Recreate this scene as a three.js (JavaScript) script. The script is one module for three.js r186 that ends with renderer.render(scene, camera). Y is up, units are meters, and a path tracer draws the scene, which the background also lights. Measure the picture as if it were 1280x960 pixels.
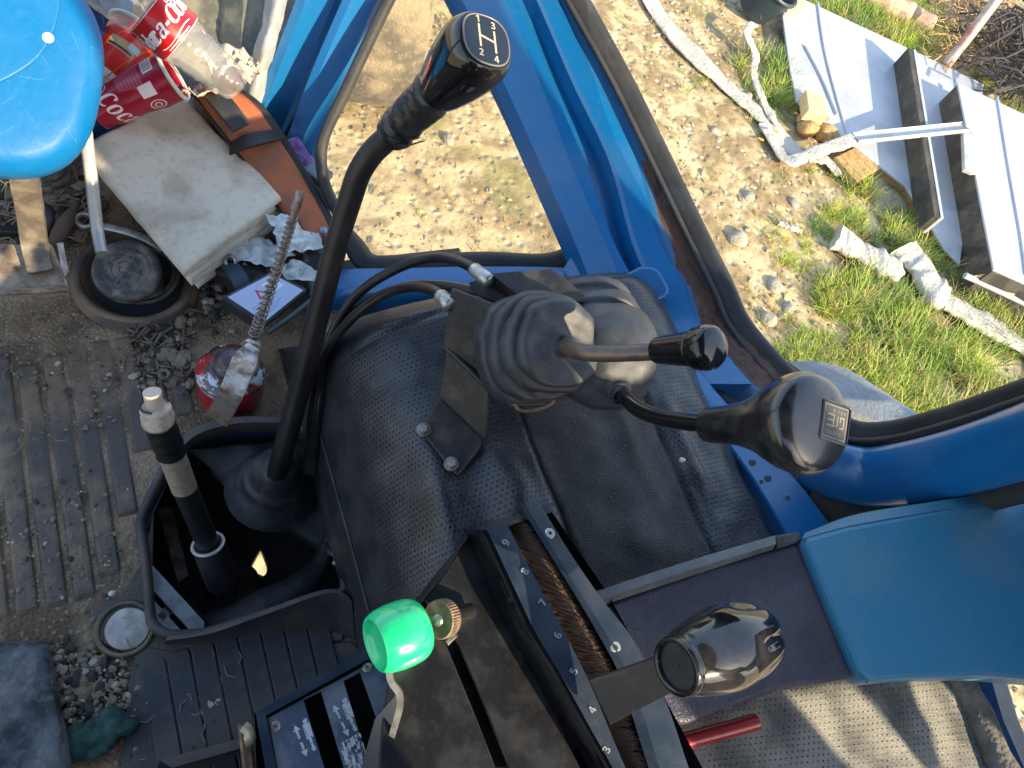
import * as THREE from 'three';
import { mergeGeometries, mergeVertices } from 'three/addons/utils/BufferGeometryUtils.js';

// ---------------------------------------------------------------- camera, sky, sun, exposure
const V = (x, y, z) => new THREE.Vector3(x, y, z);
const scene = new THREE.Scene();
const C = V(0, 1, 0), DIR = V(0.41088784, -0.83977077, -0.35490312), RGT = V(0.89495938, 0.29730615, 0.33265111), UPV = V(0.1738358, 0.45430618, -0.87372022);
const camera = new THREE.PerspectiveCamera(2 * Math.atan(480 / 963) * 180 / Math.PI, 4 / 3, 0.02, 400);
camera.position.copy(C); camera.up.copy(UPV); camera.lookAt(C.clone().add(DIR));

const EL = 27 * Math.PI / 180, AZ = 23 * Math.PI / 180;              // a low sun behind and to the right of the cab
const SUN = V(Math.sin(AZ) * Math.cos(EL), Math.sin(EL), Math.cos(AZ) * Math.cos(EL));
{
  const W = 512, H = 256, d = new Float32Array(W * H * 4), k = 1.0;
  for (let j = 0; j < H; j++) for (let i = 0; i < W; i++) {
    const th = ((j + 0.5) / H - 0.5) * Math.PI, ph = ((i + 0.5) / W - 0.5) * 2 * Math.PI;
    const x = Math.cos(ph) * Math.cos(th), y = Math.sin(th), z = Math.sin(ph) * Math.cos(th);
    const up = Math.max(0, y), h = Math.pow(1 - up, 3.2), c = x * SUN.x + y * SUN.y + z * SUN.z, g = Math.exp((c - 1) * 9) * 1.1, g2 = Math.exp((c - 1) * 60) * 2.5;
    const o = (j * W + i) * 4;
    d[o] = k * (0.24 + 0.50 * h + g * 0.8 + g2); d[o + 1] = k * (0.37 + 0.41 * h + g * 0.62 + g2 * 0.8); d[o + 2] = k * (0.61 + 0.13 * h + g * 0.36 + g2 * 0.5); d[o + 3] = 1;
    if (y < 0) { const f = Math.min(1, -y * 6); d[o] *= 1 - f * 0.6; d[o + 1] *= 1 - f * 0.62; d[o + 2] *= 1 - f * 0.72; }
  }
  const t = new THREE.DataTexture(d, W, H, THREE.RGBAFormat, THREE.FloatType);
  t.mapping = THREE.EquirectangularReflectionMapping; t.magFilter = t.minFilter = THREE.LinearFilter; t.needsUpdate = true;
  scene.background = t; scene.environment = t;
}
const sun = new THREE.DirectionalLight(new THREE.Color().setRGB(1, 0.83, 0.56), 4.2);
sun.position.copy(SUN).multiplyScalar(20); sun.castShadow = true; sun.shadow.radius = 1.2; sun.shadow.mapSize.set(4096, 4096);
Object.assign(sun.shadow.camera, { left: -6, right: 6, top: 6, bottom: -6, near: 1, far: 60 }); scene.add(sun, sun.target);
const renderer = new THREE.WebGLRenderer({ antialias: true });
renderer.toneMapping = THREE.LinearToneMapping; renderer.toneMappingExposure = 2.8; renderer.shadowMap.enabled = true;

// ---------------------------------------------------------------- helpers
let seed = 7; const rnd = (a = 1, b) => { seed = (seed * 1664525 + 1013904223) >>> 0; const f = seed / 4294967296; return b === undefined ? f * a : a + f * (b - a); };
const ray = (x, y) => DIR.clone().multiplyScalar(963).addScaledVector(RGT, x - 640).addScaledVector(UPV, 480 - y);
const P = (x, y, t) => C.clone().addScaledVector(ray(x, y), t);                        // a picture point at a depth
const Y = (x, y, h) => { const d = ray(x, y); return C.clone().addScaledVector(d, (h - 1) / d.y); };   // ... on a level surface
const PL = (x, y, n, p0) => { const d = ray(x, y); return C.clone().addScaledVector(d, p0.clone().sub(C).dot(n) / d.dot(n)); };
const PT = (l) => l.map((a) => P(...a)), YT = (l, h) => l.map((a) => Y(a[0], a[1], a[2] ?? h));
const lerp = (a, b, f) => a + (b - a) * f, sm = (a, b, x) => { x = Math.min(1, Math.max(0, (x - a) / (b - a))); return x * x * (3 - 2 * x); };
const used = {};
const numbered = (n) => { const k = used[n] = (used[n] ?? -1) + 1; return k ? n + '_' + String(k).padStart(3, '0') : n; };
function norm(g) {
  g = g.index ? g.toNonIndexed() : g;
  for (const k of Object.keys(g.attributes)) if (!['position', 'normal', 'uv'].includes(k)) g.deleteAttribute(k);
  if (!g.attributes.normal) g.computeVertexNormals();
  if (!g.attributes.uv) boxUV(g);
  return g;
}
function boxUV(g) {                                                                     // uv in metres, by the way each face points
  const p = g.attributes.position, n = p.count, uv = new Float32Array(n * 2), a = V(), b = V(), c = V();
  for (let i = 0; i < n; i += 3) {
    a.fromBufferAttribute(p, i); b.fromBufferAttribute(p, i + 1); c.fromBufferAttribute(p, i + 2);
    const m = b.clone().sub(a).cross(c.clone().sub(a)), x = Math.abs(m.x), y = Math.abs(m.y), z = Math.abs(m.z);
    [a, b, c].forEach((q, k) => { const [u, v] = y >= x && y >= z ? [q.x, q.z] : x >= z ? [q.z, q.y] : [q.x, q.y]; uv[(i + k) * 2] = u; uv[(i + k) * 2 + 1] = v; });
  }
  g.setAttribute('uv', new THREE.BufferAttribute(uv, 2)); return g;
}
function obj(name, geo, m, parent = scene) {
  const l = (Array.isArray(geo) ? geo : [geo]).map(norm), g = l.length > 1 ? mergeGeometries(l) : l[0];
  const o = new THREE.Mesh(g, m); o.name = numbered(name); o.castShadow = o.receiveShadow = true; parent.add(o); return o;
}
function tag(o, label, category, group, kind) { if (label) o.userData.label = label; if (category) o.userData.category = category; if (group) o.userData.group = group; if (kind) o.userData.kind = kind; return o; }
function thing(name, label, category, group) { const o = new THREE.Group(); o.name = numbered(name); scene.add(o); return tag(o, label, category, group); }
// puts the origin of a finished thing at its base
function settle(o) {
  const b = new THREE.Box3().setFromObject(o), c = b.getCenter(V()); c.y = b.min.y;
  o.position.copy(c); for (const k of o.children) k.position.sub(c); return o;
}
const basis = (x, y, z, p) => new THREE.Matrix4().makeBasis(x, y, z).setPosition(p);
function frameOf(axis, face) { const yv = axis.clone().normalize(), z = face.clone().addScaledVector(yv, -face.dot(yv)).normalize().negate(), x = yv.clone().cross(z); return [x, yv, z]; }
// a lathe of [radius, height] rows from origin along axis; the middle of its texture looks along face
function lathe(rows, origin, axis, seg = 40, face = DIR.clone().negate(), pow = 0) {
  const g = new THREE.LatheGeometry(rows.map(([r, h]) => new THREE.Vector2(Math.max(r, 1e-5), h)), seg);
  if (pow) { const p = g.attributes.position; for (let i = 0; i < p.count; i++) { const x = p.getX(i), z = p.getZ(i), r = Math.hypot(x, z); if (r > 1e-4) { const c = Math.abs(x / r), s = Math.abs(z / r), k = 1 / Math.pow(c ** pow + s ** pow, 1 / pow); p.setX(i, x * k); p.setZ(i, z * k); } } g.computeVertexNormals(); }
  const [x, y, z] = frameOf(axis, face); g.applyMatrix4(basis(x, y, z, origin)); if (lathe.unit) return g;
  const h = norm(g); h.deleteAttribute('uv'); return boxUV(h);
}
const printed = (f) => { lathe.unit = true; const g = f(); lathe.unit = false; return g; };
const soft = (rows, n = 6) => { const c = new THREE.SplineCurve(rows.map(([r, h]) => new THREE.Vector2(r, h))); return c.getPoints(rows.length * n).map((p) => [p.x, p.y]); };
function curveOf(pts, closed = false) { return new THREE.CatmullRomCurve3(pts, closed, 'centripetal'); }
// a round bar along points; radius is a number or a function of 0..1 (and the angle)
function tube(pts, radius, n = 40, seg = 14, straight = false) {
  const cv = curveOf(pts), L = straight ? pts : cv.getSpacedPoints(n), N = L.length, pos = [], uv = [], idx = [];
  let T0 = L[1].clone().sub(L[0]).normalize(), nv = Math.abs(T0.y) < 0.9 ? V(0, 1, 0) : V(1, 0, 0); nv.addScaledVector(T0, -nv.dot(T0)).normalize();
  let len = 0;
  for (let i = 0; i < N; i++) {
    const T = (i < N - 1 ? L[i + 1] : L[i]).clone().sub(i ? L[i - 1] : L[i]).normalize(); nv.addScaledVector(T, -nv.dot(T)).normalize(); const b = T.clone().cross(nv);
    if (i) len += L[i].distanceTo(L[i - 1]);
    for (let k = 0; k <= seg; k++) {
      const a = k / seg * 2 * Math.PI, r = typeof radius === 'function' ? radius(i / (N - 1), a) : radius;
      const q = L[i].clone().addScaledVector(nv, r * Math.cos(a)).addScaledVector(b, r * Math.sin(a)); pos.push(q.x, q.y, q.z); uv.push(k / seg * 2 * Math.PI * (typeof radius === 'number' ? radius : r), len);
      if (i < N - 1 && k < seg) { const s = seg + 1, o = i * s + k; idx.push(o, o + 1, o + s, o + 1, o + s + 1, o + s); }
    }
  }
  const g = new THREE.BufferGeometry(); g.setAttribute('position', new THREE.Float32BufferAttribute(pos, 3)); g.setAttribute('uv', new THREE.Float32BufferAttribute(uv, 2)); g.setIndex(idx); g.computeVertexNormals();
  // seam normals
  const nn = g.attributes.normal; for (let i = 0; i < N; i++) { const a = i * (seg + 1), b = a + seg, m = V(nn.getX(a) + nn.getX(b), nn.getY(a) + nn.getY(b), nn.getZ(a) + nn.getZ(b)).normalize(); nn.setXYZ(a, m.x, m.y, m.z); nn.setXYZ(b, m.x, m.y, m.z); }
  const caps = [[0, -1], [N - 1, 1]].map(([i, s]) => { const p = [], c = L[i]; for (let k = 0; k < seg; k++) { const o = (i * (seg + 1) + k) * 3, q = o + 3, A = [pos[o], pos[o + 1], pos[o + 2]], B = [pos[q], pos[q + 1], pos[q + 2]]; p.push(c.x, c.y, c.z, ...(s > 0 ? [...A, ...B] : [...B, ...A])); } const h = new THREE.BufferGeometry(); h.setAttribute('position', new THREE.Float32BufferAttribute(p, 3)); h.computeVertexNormals(); return boxUV(h); });
  return mergeGeometries([norm(g), ...caps]);
}
// a flat board: outline in space, thickness away from the camera, bevelled edge
function plate(pts, depth, bevel = 0.001, holes = [], nrm) {
  const n = nrm ? nrm.clone() : V(), c = V(); pts.forEach((p, i) => { const q = pts[(i + 1) % pts.length]; if (!nrm) n.add(V((p.y - q.y) * (p.z + q.z), (p.z - q.z) * (p.x + q.x), (p.x - q.x) * (p.y + q.y))); c.add(p); });
  c.divideScalar(pts.length); n.normalize(); if (!nrm && n.dot(C.clone().sub(c)) < 0) n.negate();
  const e1 = pts[1].clone().sub(pts[0]); e1.addScaledVector(n, -e1.dot(n)).normalize(); const e2 = n.clone().cross(e1), o = pts[0];
  const to2 = (l) => l.map((p) => { const d = p.clone().sub(c); return new THREE.Vector2(d.dot(e1), d.dot(e2)); });
  const s = new THREE.Shape(to2(pts)); for (const h of holes) s.holes.push(new THREE.Path(to2(h)));
  if (!depth) { const g = new THREE.ShapeGeometry(s); return g.applyMatrix4(basis(e1, e2, n, c)); }
  const b = Math.min(bevel, depth * 0.45), g = new THREE.ExtrudeGeometry(s, { depth: depth - 2 * b, bevelEnabled: b > 0, bevelThickness: b, bevelSize: b, bevelOffset: -b, bevelSegments: 2, curveSegments: 6 });
  g.translate(0, 0, -depth + b); return g.applyMatrix4(basis(e1, e2, n, c));
}
function roundPoly(pts, r, n = 5) {
  const out = [], N = pts.length;
  pts.forEach((p, i) => { const a = pts[(i + N - 1) % N], b = pts[(i + 1) % N], rr = Array.isArray(r) ? r[i] : r; if (!rr) { out.push(p.clone()); return; } const u = a.clone().sub(p), v = b.clone().sub(p), k = Math.min(rr, u.length() * 0.45, v.length() * 0.45); u.setLength(k).add(p); v.setLength(k).add(p);
    for (let j = 0; j <= n; j++) { const f = j / n; out.push(u.clone().multiplyScalar((1 - f) ** 2).addScaledVector(p, 2 * f * (1 - f)).addScaledVector(v, f * f)); } });
  return out;
}
// a surface from a function of two parameters, uv in metres (or 0..1)
function grid(fn, nu, nv, unit = false) {
  const pos = [], uv = [], idx = [], pts = [];
  for (let j = 0; j <= nv; j++) for (let i = 0; i <= nu; i++) { const p = fn(i / nu, j / nv); pts.push(p); pos.push(p.x, p.y, p.z); }
  const at = (i, j) => pts[j * (nu + 1) + i], cu = [0], cv = [0], mj = nv >> 1, mi = nu >> 1;
  for (let i = 1; i <= nu; i++) cu.push(cu[i - 1] + at(i, mj).distanceTo(at(i - 1, mj))); for (let j = 1; j <= nv; j++) cv.push(cv[j - 1] + at(mi, j).distanceTo(at(mi, j - 1)));
  for (let j = 0; j <= nv; j++) for (let i = 0; i <= nu; i++) uv.push(unit ? i / nu : cu[i], unit ? j / nv : cv[j]);
  for (let j = 0; j < nv; j++) for (let i = 0; i < nu; i++) { const a = j * (nu + 1) + i, b = a + 1, c = a + nu + 1, d = c + 1; idx.push(a, b, c, b, d, c); }
  const g = new THREE.BufferGeometry(); g.setAttribute('position', new THREE.Float32BufferAttribute(pos, 3)); g.setAttribute('uv', new THREE.Float32BufferAttribute(uv, 2)); g.setIndex(idx); g.computeVertexNormals(); return g;
}
// strips between the matching points of rows of points: smooth along, creased across
function loft(stations, n = 24, unit = false, closed = false) {
  const m = stations[0].length, cols = []; for (let k = 0; k < m; k++) cols.push(curveOf(stations.map((s) => s[k])).getPoints(n));
  const out = []; for (let k = 0; k < (closed ? m : m - 1); k++) { const a = cols[k], b = cols[(k + 1) % m]; out.push(norm(grid((u, v) => a[Math.round(v * n)].clone().lerp(b[Math.round(v * n)], u), 1, n, unit))); }
  if (closed) for (const e of [0, n]) { const c = V(); cols.forEach((l) => c.add(l[e])); c.divideScalar(m); const p = []; for (let k = 0; k < m; k++) { const A = cols[k][e], B = cols[(k + 1) % m][e]; p.push(c.x, c.y, c.z, A.x, A.y, A.z, B.x, B.y, B.z); } const g = new THREE.BufferGeometry(); g.setAttribute('position', new THREE.Float32BufferAttribute(p, 3)); g.computeVertexNormals(); out.push(boxUV(g)); }
  return mergeGeometries(out);
}
// a closed profile [[across, up], ...] swept along points
function sweep(profile, pts, up, n = 30, smooth = true, scale) {
  const L = n ? curveOf(pts).getSpacedPoints(n) : pts, N = L.length, st = [];
  for (let i = 0; i < N; i++) { const T = L[Math.min(i + 1, N - 1)].clone().sub(L[Math.max(i - 1, 0)]).normalize(), nu = (typeof up === 'function' ? up(i / (N - 1)) : up).clone(); nu.addScaledVector(T, -nu.dot(T)).normalize(); const b = T.clone().cross(nu), k = scale ? scale(i / (N - 1)) : 1; st.push(profile.map(([x, y]) => L[i].clone().addScaledVector(b, x * k).addScaledVector(nu, y * k))); }
  if (!smooth) { const m = profile.length, gs = []; for (let k = 0; k < m; k++) gs.push(norm(grid((u, v) => st[Math.round(v * (N - 1))][u < 0.5 ? k : (k + 1) % m].clone(), 1, N - 1))); return mergeGeometries([...gs, ...capsOf(st)]); }
  const m = profile.length; return mergeGeometries([norm(grid((u, v) => st[Math.round(v * (N - 1))][Math.round(u * m) % m].clone(), m, N - 1)), ...capsOf(st)]);
}
function capsOf(st) { return [0, st.length - 1].map((e) => { const r = st[e], c = V(); r.forEach((p) => c.add(p)); c.divideScalar(r.length); const p = []; r.forEach((A, k) => { const B = r[(k + 1) % r.length]; p.push(c.x, c.y, c.z, A.x, A.y, A.z, B.x, B.y, B.z); }); const g = new THREE.BufferGeometry(); g.setAttribute('position', new THREE.Float32BufferAttribute(p, 3)); g.computeVertexNormals(); return boxUV(g); }); }
const ring = (a, b, n = 16, p = 2) => { const o = []; for (let k = 0; k < n; k++) { const t = k / n * 2 * Math.PI, c = Math.cos(t), s = Math.sin(t); o.push([a * Math.sign(c) * Math.abs(c) ** (2 / p), b * Math.sign(s) * Math.abs(s) ** (2 / p)]); } return o; };
function box(w, h, d, p, b = 0.002, ax) { // a bevelled box about p
  const s = new THREE.Shape([[-w / 2, -d / 2], [w / 2, -d / 2], [w / 2, d / 2], [-w / 2, d / 2]].map((a) => new THREE.Vector2(...a)));
  const g = new THREE.ExtrudeGeometry(s, { depth: h - 2 * b, bevelEnabled: true, bevelThickness: b, bevelSize: b, bevelOffset: -b, bevelSegments: 2 }); g.translate(0, 0, -h / 2 + b); g.rotateX(-Math.PI / 2);
  const [x, y, z] = ax ?? [V(1, 0, 0), V(0, 1, 0), V(0, 0, 1)]; return boxUV(norm(g)).applyMatrix4(basis(x, y, z, p));
}
// a soft closed pad over four corners
function pad(c, thick, seedN = 1, amp = 0.003, up = V(0, 1, 0), nu = 30, pw = 8) {
  const f = (side) => (u, v) => { const p = c[0].clone().multiplyScalar((1 - u) * (1 - v)).addScaledVector(c[1], u * (1 - v)).addScaledVector(c[2], u * v).addScaledVector(c[3], (1 - u) * v), U = Math.abs(2 * u - 1), W = Math.abs(2 * v - 1), e = Math.sqrt(Math.max(0, (1 - U ** pw) * (1 - W ** pw)));
    const q = (fbm3(p.x * 14 + seedN * 7.1, p.z * 14 + p.y * 5, seedN) - 0.5) * 2; return p.addScaledVector(up, side * thick * 0.5 * e + (side > 0 ? q * amp * (0.3 + e) : q * amp * 0.3)); };
  const a = grid(f(1), nu, nu), b = grid(f(-1), nu, nu); const bi = b.index.array; for (let i = 0; i < bi.length; i += 3) { const t = bi[i]; bi[i] = bi[i + 1]; bi[i + 1] = t; } b.computeVertexNormals(); return mergeGeometries([norm(a), norm(b)]);
}
// torn or crumpled sheet: a jagged disc with folds
function sheet(c, ex, ey, amp, sd, jag = 0.25, n = 40, up = V(0, 1, 0)) {
  const N = 9, R = [], q = 7 + sd % 4, A = [], B = []; for (let i = 0; i < q; i++) { A.push((i + 0.7 * (h2(i, sd, 2) - 0.5)) / q * 6.2832); B.push(1.15 - jag * 1.3 * h2(i, sd, 3)); }
  for (let k = 0; k < n; k++) { let a = k / n * 6.2832; if (a < A[0]) a += 6.2832; let i = q - 1; while (i > 0 && A[i] > a) i--; const a0 = A[i], a1 = i + 1 < q ? A[i + 1] : A[0] + 6.2832, r0 = B[i], r1 = B[(i + 1) % q], den = r0 * Math.sin(a - a0) + r1 * Math.sin(a1 - a); R.push(Math.min(1.3, den > 1e-3 ? r0 * r1 * Math.sin(a1 - a0) / den : 1) * (1 - 0.06 * h2(k, sd, 9))); }
  return grid((u, v) => { const k = Math.round(u * n) % n, a = k / n * 6.2832, r = R[k] * v, p = c.clone().addScaledVector(ex, r * Math.cos(a)).addScaledVector(ey, r * Math.sin(a)); const q = Math.abs(fbm3(p.x * 30 + sd, p.z * 30 + p.y * 20, sd) - 0.5) * 2.4 + 0.5 * Math.abs(fbm3(p.x * 70 + sd, p.z * 70, sd + 1) - 0.5); return p.addScaledVector(up, q * amp - amp * 0.3); }, n, N);
}
function smoothN(g) { if (g.index) { g.computeVertexNormals(); return g; } const p = g.attributes.position, m = new Map(), key = (i) => Math.round(p.getX(i) * 2e5) + '_' + Math.round(p.getY(i) * 2e5) + '_' + Math.round(p.getZ(i) * 2e5), ks = [], a = V(), b = V(), c = V();
  for (let i = 0; i < p.count; i++) ks.push(key(i)); for (let i = 0; i < p.count; i += 3) { a.fromBufferAttribute(p, i); b.fromBufferAttribute(p, i + 1); c.fromBufferAttribute(p, i + 2); const n = b.clone().sub(a).cross(c.clone().sub(a)); for (let q = 0; q < 3; q++) { const k = ks[i + q]; if (!m.has(k)) m.set(k, V()); m.get(k).add(n); } }
  const n = new Float32Array(p.count * 3); for (let i = 0; i < p.count; i++) { const v = m.get(ks[i]).clone().normalize(); n[i * 3] = v.x; n[i * 3 + 1] = v.y; n[i * 3 + 2] = v.z; } g.setAttribute('normal', new THREE.BufferAttribute(n, 3)); return g; }
function wob(g, amp, freq, sd) { const p = g.attributes.position, n = V(); const G = mergeVertices((() => { const h = g.clone(); h.deleteAttribute('normal'); h.deleteAttribute('uv'); return h; })(), 1e-5); G.computeVertexNormals();
  const q = G.attributes.position, m = G.attributes.normal; for (let i = 0; i < q.count; i++) { const x = q.getX(i), y = q.getY(i), z = q.getZ(i), f = (fbm3(x * freq + y * freq * 0.7 + sd * 3.1, z * freq - y * freq * 0.6, sd) - 0.5) * 2 * amp; q.setXYZ(i, x + m.getX(i) * f, y + m.getY(i) * f, z + m.getZ(i) * f); } G.computeVertexNormals(); return boxUV(norm(G)); }
function stone(r, sd, sy = 0.7, d = 2) { const g = new THREE.IcosahedronGeometry(r, d); g.scale(1, sy, 0.8); return wob(g, r * 0.35, 1.1 / r, sd); }

// ---------------------------------------------------------------- noise and textures
function h2(x, y, s) { let n = Math.imul(x | 0, 374761393) + Math.imul(y | 0, 668265263) + Math.imul(s | 0, 974634777) | 0; n = Math.imul(n ^ (n >>> 13), 1274126177); n ^= n >>> 16; return (n >>> 0) / 4294967296; }
function vn(x, y, per, s) { const xi = Math.floor(x), yi = Math.floor(y), fx = x - xi, fy = y - yi, w = (a) => per ? ((a % per) + per) % per : a, u = fx * fx * (3 - 2 * fx), v = fy * fy * (3 - 2 * fy); const x0 = w(xi), x1 = w(xi + 1), y0 = w(yi), y1 = w(yi + 1); return lerp(lerp(h2(x0, y0, s), h2(x1, y0, s), u), lerp(h2(x0, y1, s), h2(x1, y1, s), u), v); }
function fbm(u, v, base, oct, s) { let a = 0, k = 0.5, t = 0, f = base; for (let i = 0; i < oct; i++) { a += k * vn(u * f, v * f, f, s + i); t += k; k *= 0.5; f *= 2; } return a / t; }
function fbm3(x, y, s) { return (vn(x, y, 0, s) * 0.55 + vn(x * 2.1, y * 2.1, 0, s + 1) * 0.28 + vn(x * 4.3, y * 4.3, 0, s + 2) * 0.17); }
function worley(u, v, n, s) { const x = u * n, y = v * n, xi = Math.floor(x), yi = Math.floor(y); let d1 = 9, d2 = 9, id = 0; for (let j = -1; j <= 1; j++) for (let i = -1; i <= 1; i++) { const cx = ((xi + i) % n + n) % n, cy = ((yi + j) % n + n) % n, dx = xi + i + h2(cx, cy, s) - x, dy = yi + j + h2(cx, cy, s + 9) - y, d = dx * dx + dy * dy; if (d < d1) { d2 = d1; d1 = d; id = h2(cx, cy, s + 5); } else if (d < d2) d2 = d; } return [Math.sqrt(d1), Math.sqrt(d2), id]; }
const enc = (c) => c <= 0.0031308 ? c * 12.92 : 1.055 * Math.pow(c, 1 / 2.4) - 0.055;
function tex(n, fn, metres = 1, colour = true) {
  const d = new Uint8Array(n * n * 4); for (let j = 0; j < n; j++) for (let i = 0; i < n; i++) { const r = fn((i + 0.5) / n, (j + 0.5) / n), o = (j * n + i) * 4; for (let k = 0; k < 3; k++) { const c = Math.min(1, Math.max(0, r.length ? r[k] : r)); d[o + k] = 255 * (colour ? enc(c) : c); } d[o + 3] = 255; }
  const t = new THREE.DataTexture(d, n, n, THREE.RGBAFormat); t.wrapS = t.wrapT = THREE.RepeatWrapping; t.magFilter = THREE.LinearFilter; t.minFilter = THREE.LinearMipmapLinearFilter; t.generateMipmaps = true; if (colour) t.colorSpace = THREE.SRGBColorSpace; t.repeat.set(1 / metres, 1 / metres); t.needsUpdate = true; return t;
}
const re = (t, m) => { const c = t.clone(); c.repeat.set(1 / m, 1 / m); c.needsUpdate = true; return c; };
function canvasTex(w, h, draw, colour = true) { const c = document.createElement('canvas'); c.width = w; c.height = h; const x = c.getContext('2d'); draw(x, w, h); const t = new THREE.CanvasTexture(c); if (colour) t.colorSpace = THREE.SRGBColorSpace; t.anisotropy = 8; return t; }
const mix3 = (a, b, f) => [lerp(a[0], b[0], f), lerp(a[1], b[1], f), lerp(a[2], b[2], f)];
const M = (o) => new THREE.MeshStandardMaterial({ side: THREE.DoubleSide, ...o, color: o.color ? new THREE.Color().setRGB(...o.color) : new THREE.Color(1, 1, 1) });
const MP = (o) => new THREE.MeshPhysicalMaterial({ side: THREE.DoubleSide, ...o, color: o.color ? new THREE.Color().setRGB(...o.color) : new THREE.Color(1, 1, 1), ...(o.sheenColor ? { sheenColor: new THREE.Color().setRGB(...o.sheenColor) } : {}) });
const S3 = THREE;

const tBump = tex(512, (u, v) => fbm(u, v, 16, 5, 11), 0.12, false);
const tFine = tex(512, (u, v) => 0.5 * fbm(u, v, 64, 3, 21) + 0.5 * h2(u * 512, v * 512, 5), 0.06, false);
const tRough = tex(512, (u, v) => { const f = fbm(u, v, 6, 5, 31); return 0.55 + 0.9 * (f - 0.5) + 0.1 * h2(u * 512, v * 512, 3); }, 0.2, false);
// worn dusty coats: base colour, dust colour, amount, scratches
const NF = 512, NA = new Float32Array(NF * NF), NB = new Float32Array(NF * NF);
for (let j = 0; j < NF; j++) for (let i = 0; i < NF; i++) { NA[j * NF + i] = fbm(i / NF, j / NF, 5, 6, 3); NB[j * NF + i] = fbm(i / NF, j / NF, 40, 3, 10); }
const wornMade = new Map();
function worn(base, dust, amt, sd, metres = 0.3, scr = 0, n = 512) {
  const key = [...base.map((c) => Math.round(c < 0.05 ? c * 125 : c * 22 + 5)), ...dust.map((c) => Math.round(c * 9)), Math.round(amt * 3), n].join(), had = wornMade.get(key); if (had) return re(had, metres);
  const d = new Float32Array(n * n * 3), ox = sd * 131, oy = sd * 71, k = NF / n;
  const at = (A, x, y) => { const xi = Math.floor(x), yi = Math.floor(y), fx = x - xi, fy = y - yi, a = (p, q) => A[((q % NF + NF) % NF) * NF + (p % NF + NF) % NF]; return fx || fy ? lerp(lerp(a(xi, yi), a(xi + 1, yi), fx), lerp(a(xi, yi + 1), a(xi + 1, yi + 1), fx), fy) : a(xi, yi); };
  for (let j = 0; j < n; j++) for (let i = 0; i < n; i++) { const f = at(NA, i * k + ox, j * k + oy), s = at(NB, i * k + oy, j * k + ox), sp = h2(i, j, sd), m = Math.min(1, amt * (sm(0.42, 0.75, f) * 0.9 + 0.35 * sm(0.55, 0.8, s)) + (sp > 0.992 ? amt * 0.9 : 0)), o = (j * n + i) * 3; for (let q = 0; q < 3; q++) d[o + q] = lerp(base[q], dust[q], m); }
  seed = sd * 97 + 5; for (let q = 0; q < scr; q++) { let x = rnd(n), y = rnd(n), a = rnd(6.28); const l = rnd(0.03, 0.16) * n, c = rnd(-0.004, 0.004), st = rnd(0.25, 0.7); for (let t = 0; t < l; t += 0.7) { a += c; x += Math.cos(a) * 0.7; y += Math.sin(a) * 0.7; const o = ((Math.floor(y) % n + n) % n * n + (Math.floor(x) % n + n) % n) * 3; for (let p = 0; p < 3; p++) d[o + p] = lerp(d[o + p], dust[p], st * 0.6); } }
  const b = new Uint8Array(n * n * 4); for (let i = 0; i < n * n; i++) { for (let q = 0; q < 3; q++) b[i * 4 + q] = 255 * enc(Math.min(1, d[i * 3 + q])); b[i * 4 + 3] = 255; }
  const t = new THREE.DataTexture(b, n, n, THREE.RGBAFormat); t.wrapS = t.wrapT = THREE.RepeatWrapping; t.magFilter = THREE.LinearFilter; t.minFilter = THREE.LinearMipmapLinearFilter; t.generateMipmaps = true; t.colorSpace = THREE.SRGBColorSpace; t.repeat.set(1 / metres, 1 / metres); t.needsUpdate = true; wornMade.set(key, t); return t;
}
const BLUE = [0.004, 0.125, 0.33];
const tBlue = worn(BLUE, [0.13, 0.20, 0.30], 0.17, 3, 0.35, 110, 1024);
const mBlue = MP({ map: tBlue, roughness: 0.28, roughnessMap: null, clearcoat: 0.5, clearcoatRoughness: 0.2, bumpMap: re(tBump, 0.2), bumpScale: 0.0004 });
const mBlueCowl = MP({ map: worn([0.001, 0.12, 0.33], [0.10, 0.22, 0.38], 0.1, 4, 0.3, 70), roughness: 0.45, specularIntensity: 0.45, bumpMap: re(tBump, 0.2), bumpScale: 0.0006 });
const mBlueDark = MP({ map: worn([0.004, 0.06, 0.2], [0.06, 0.09, 0.13], 0.5, 5, 0.3, 20), roughness: 0.45, clearcoat: 0.3 });
const mSeal = M({ map: worn([0.017, 0.018, 0.021], [0.06, 0.06, 0.058], 0.4, 6, 0.2, 14), roughness: 0.62, bumpMap: tFine, bumpScale: 0.0004 });
const mBlackPaint = MP({ map: worn([0.010, 0.0105, 0.012], [0.08, 0.075, 0.065], 0.16, 7, 0.25, 40), roughness: 0.36, bumpMap: tFine, bumpScale: 0.00012 });
const mBracket = MP({ map: worn([0.016, 0.0155, 0.015], [0.14, 0.115, 0.08], 0.34, 8, 0.12, 30), roughness: 0.42, bumpMap: tFine, bumpScale: 0.00015 });
const mGloss = MP({ map: worn([0.007, 0.007, 0.008], [0.10, 0.095, 0.085], 0.05, 9, 0.12, 12), roughness: 0.11, clearcoat: 0.35, clearcoatRoughness: 0.06 });
const mKnobWorn = MP({ map: worn([0.012, 0.012, 0.013], [0.16, 0.15, 0.13], 0.14, 10, 0.05, 14), roughness: 0.2, clearcoat: 0.6, clearcoatRoughness: 0.1, bumpMap: tFine, bumpScale: 0.00006 });
const mRubber = M({ map: worn([0.020, 0.021, 0.025], [0.11, 0.105, 0.10], 0.5, 12, 0.15, 6), roughness: 0.58, bumpMap: tFine, bumpScale: 0.0003 });
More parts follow.
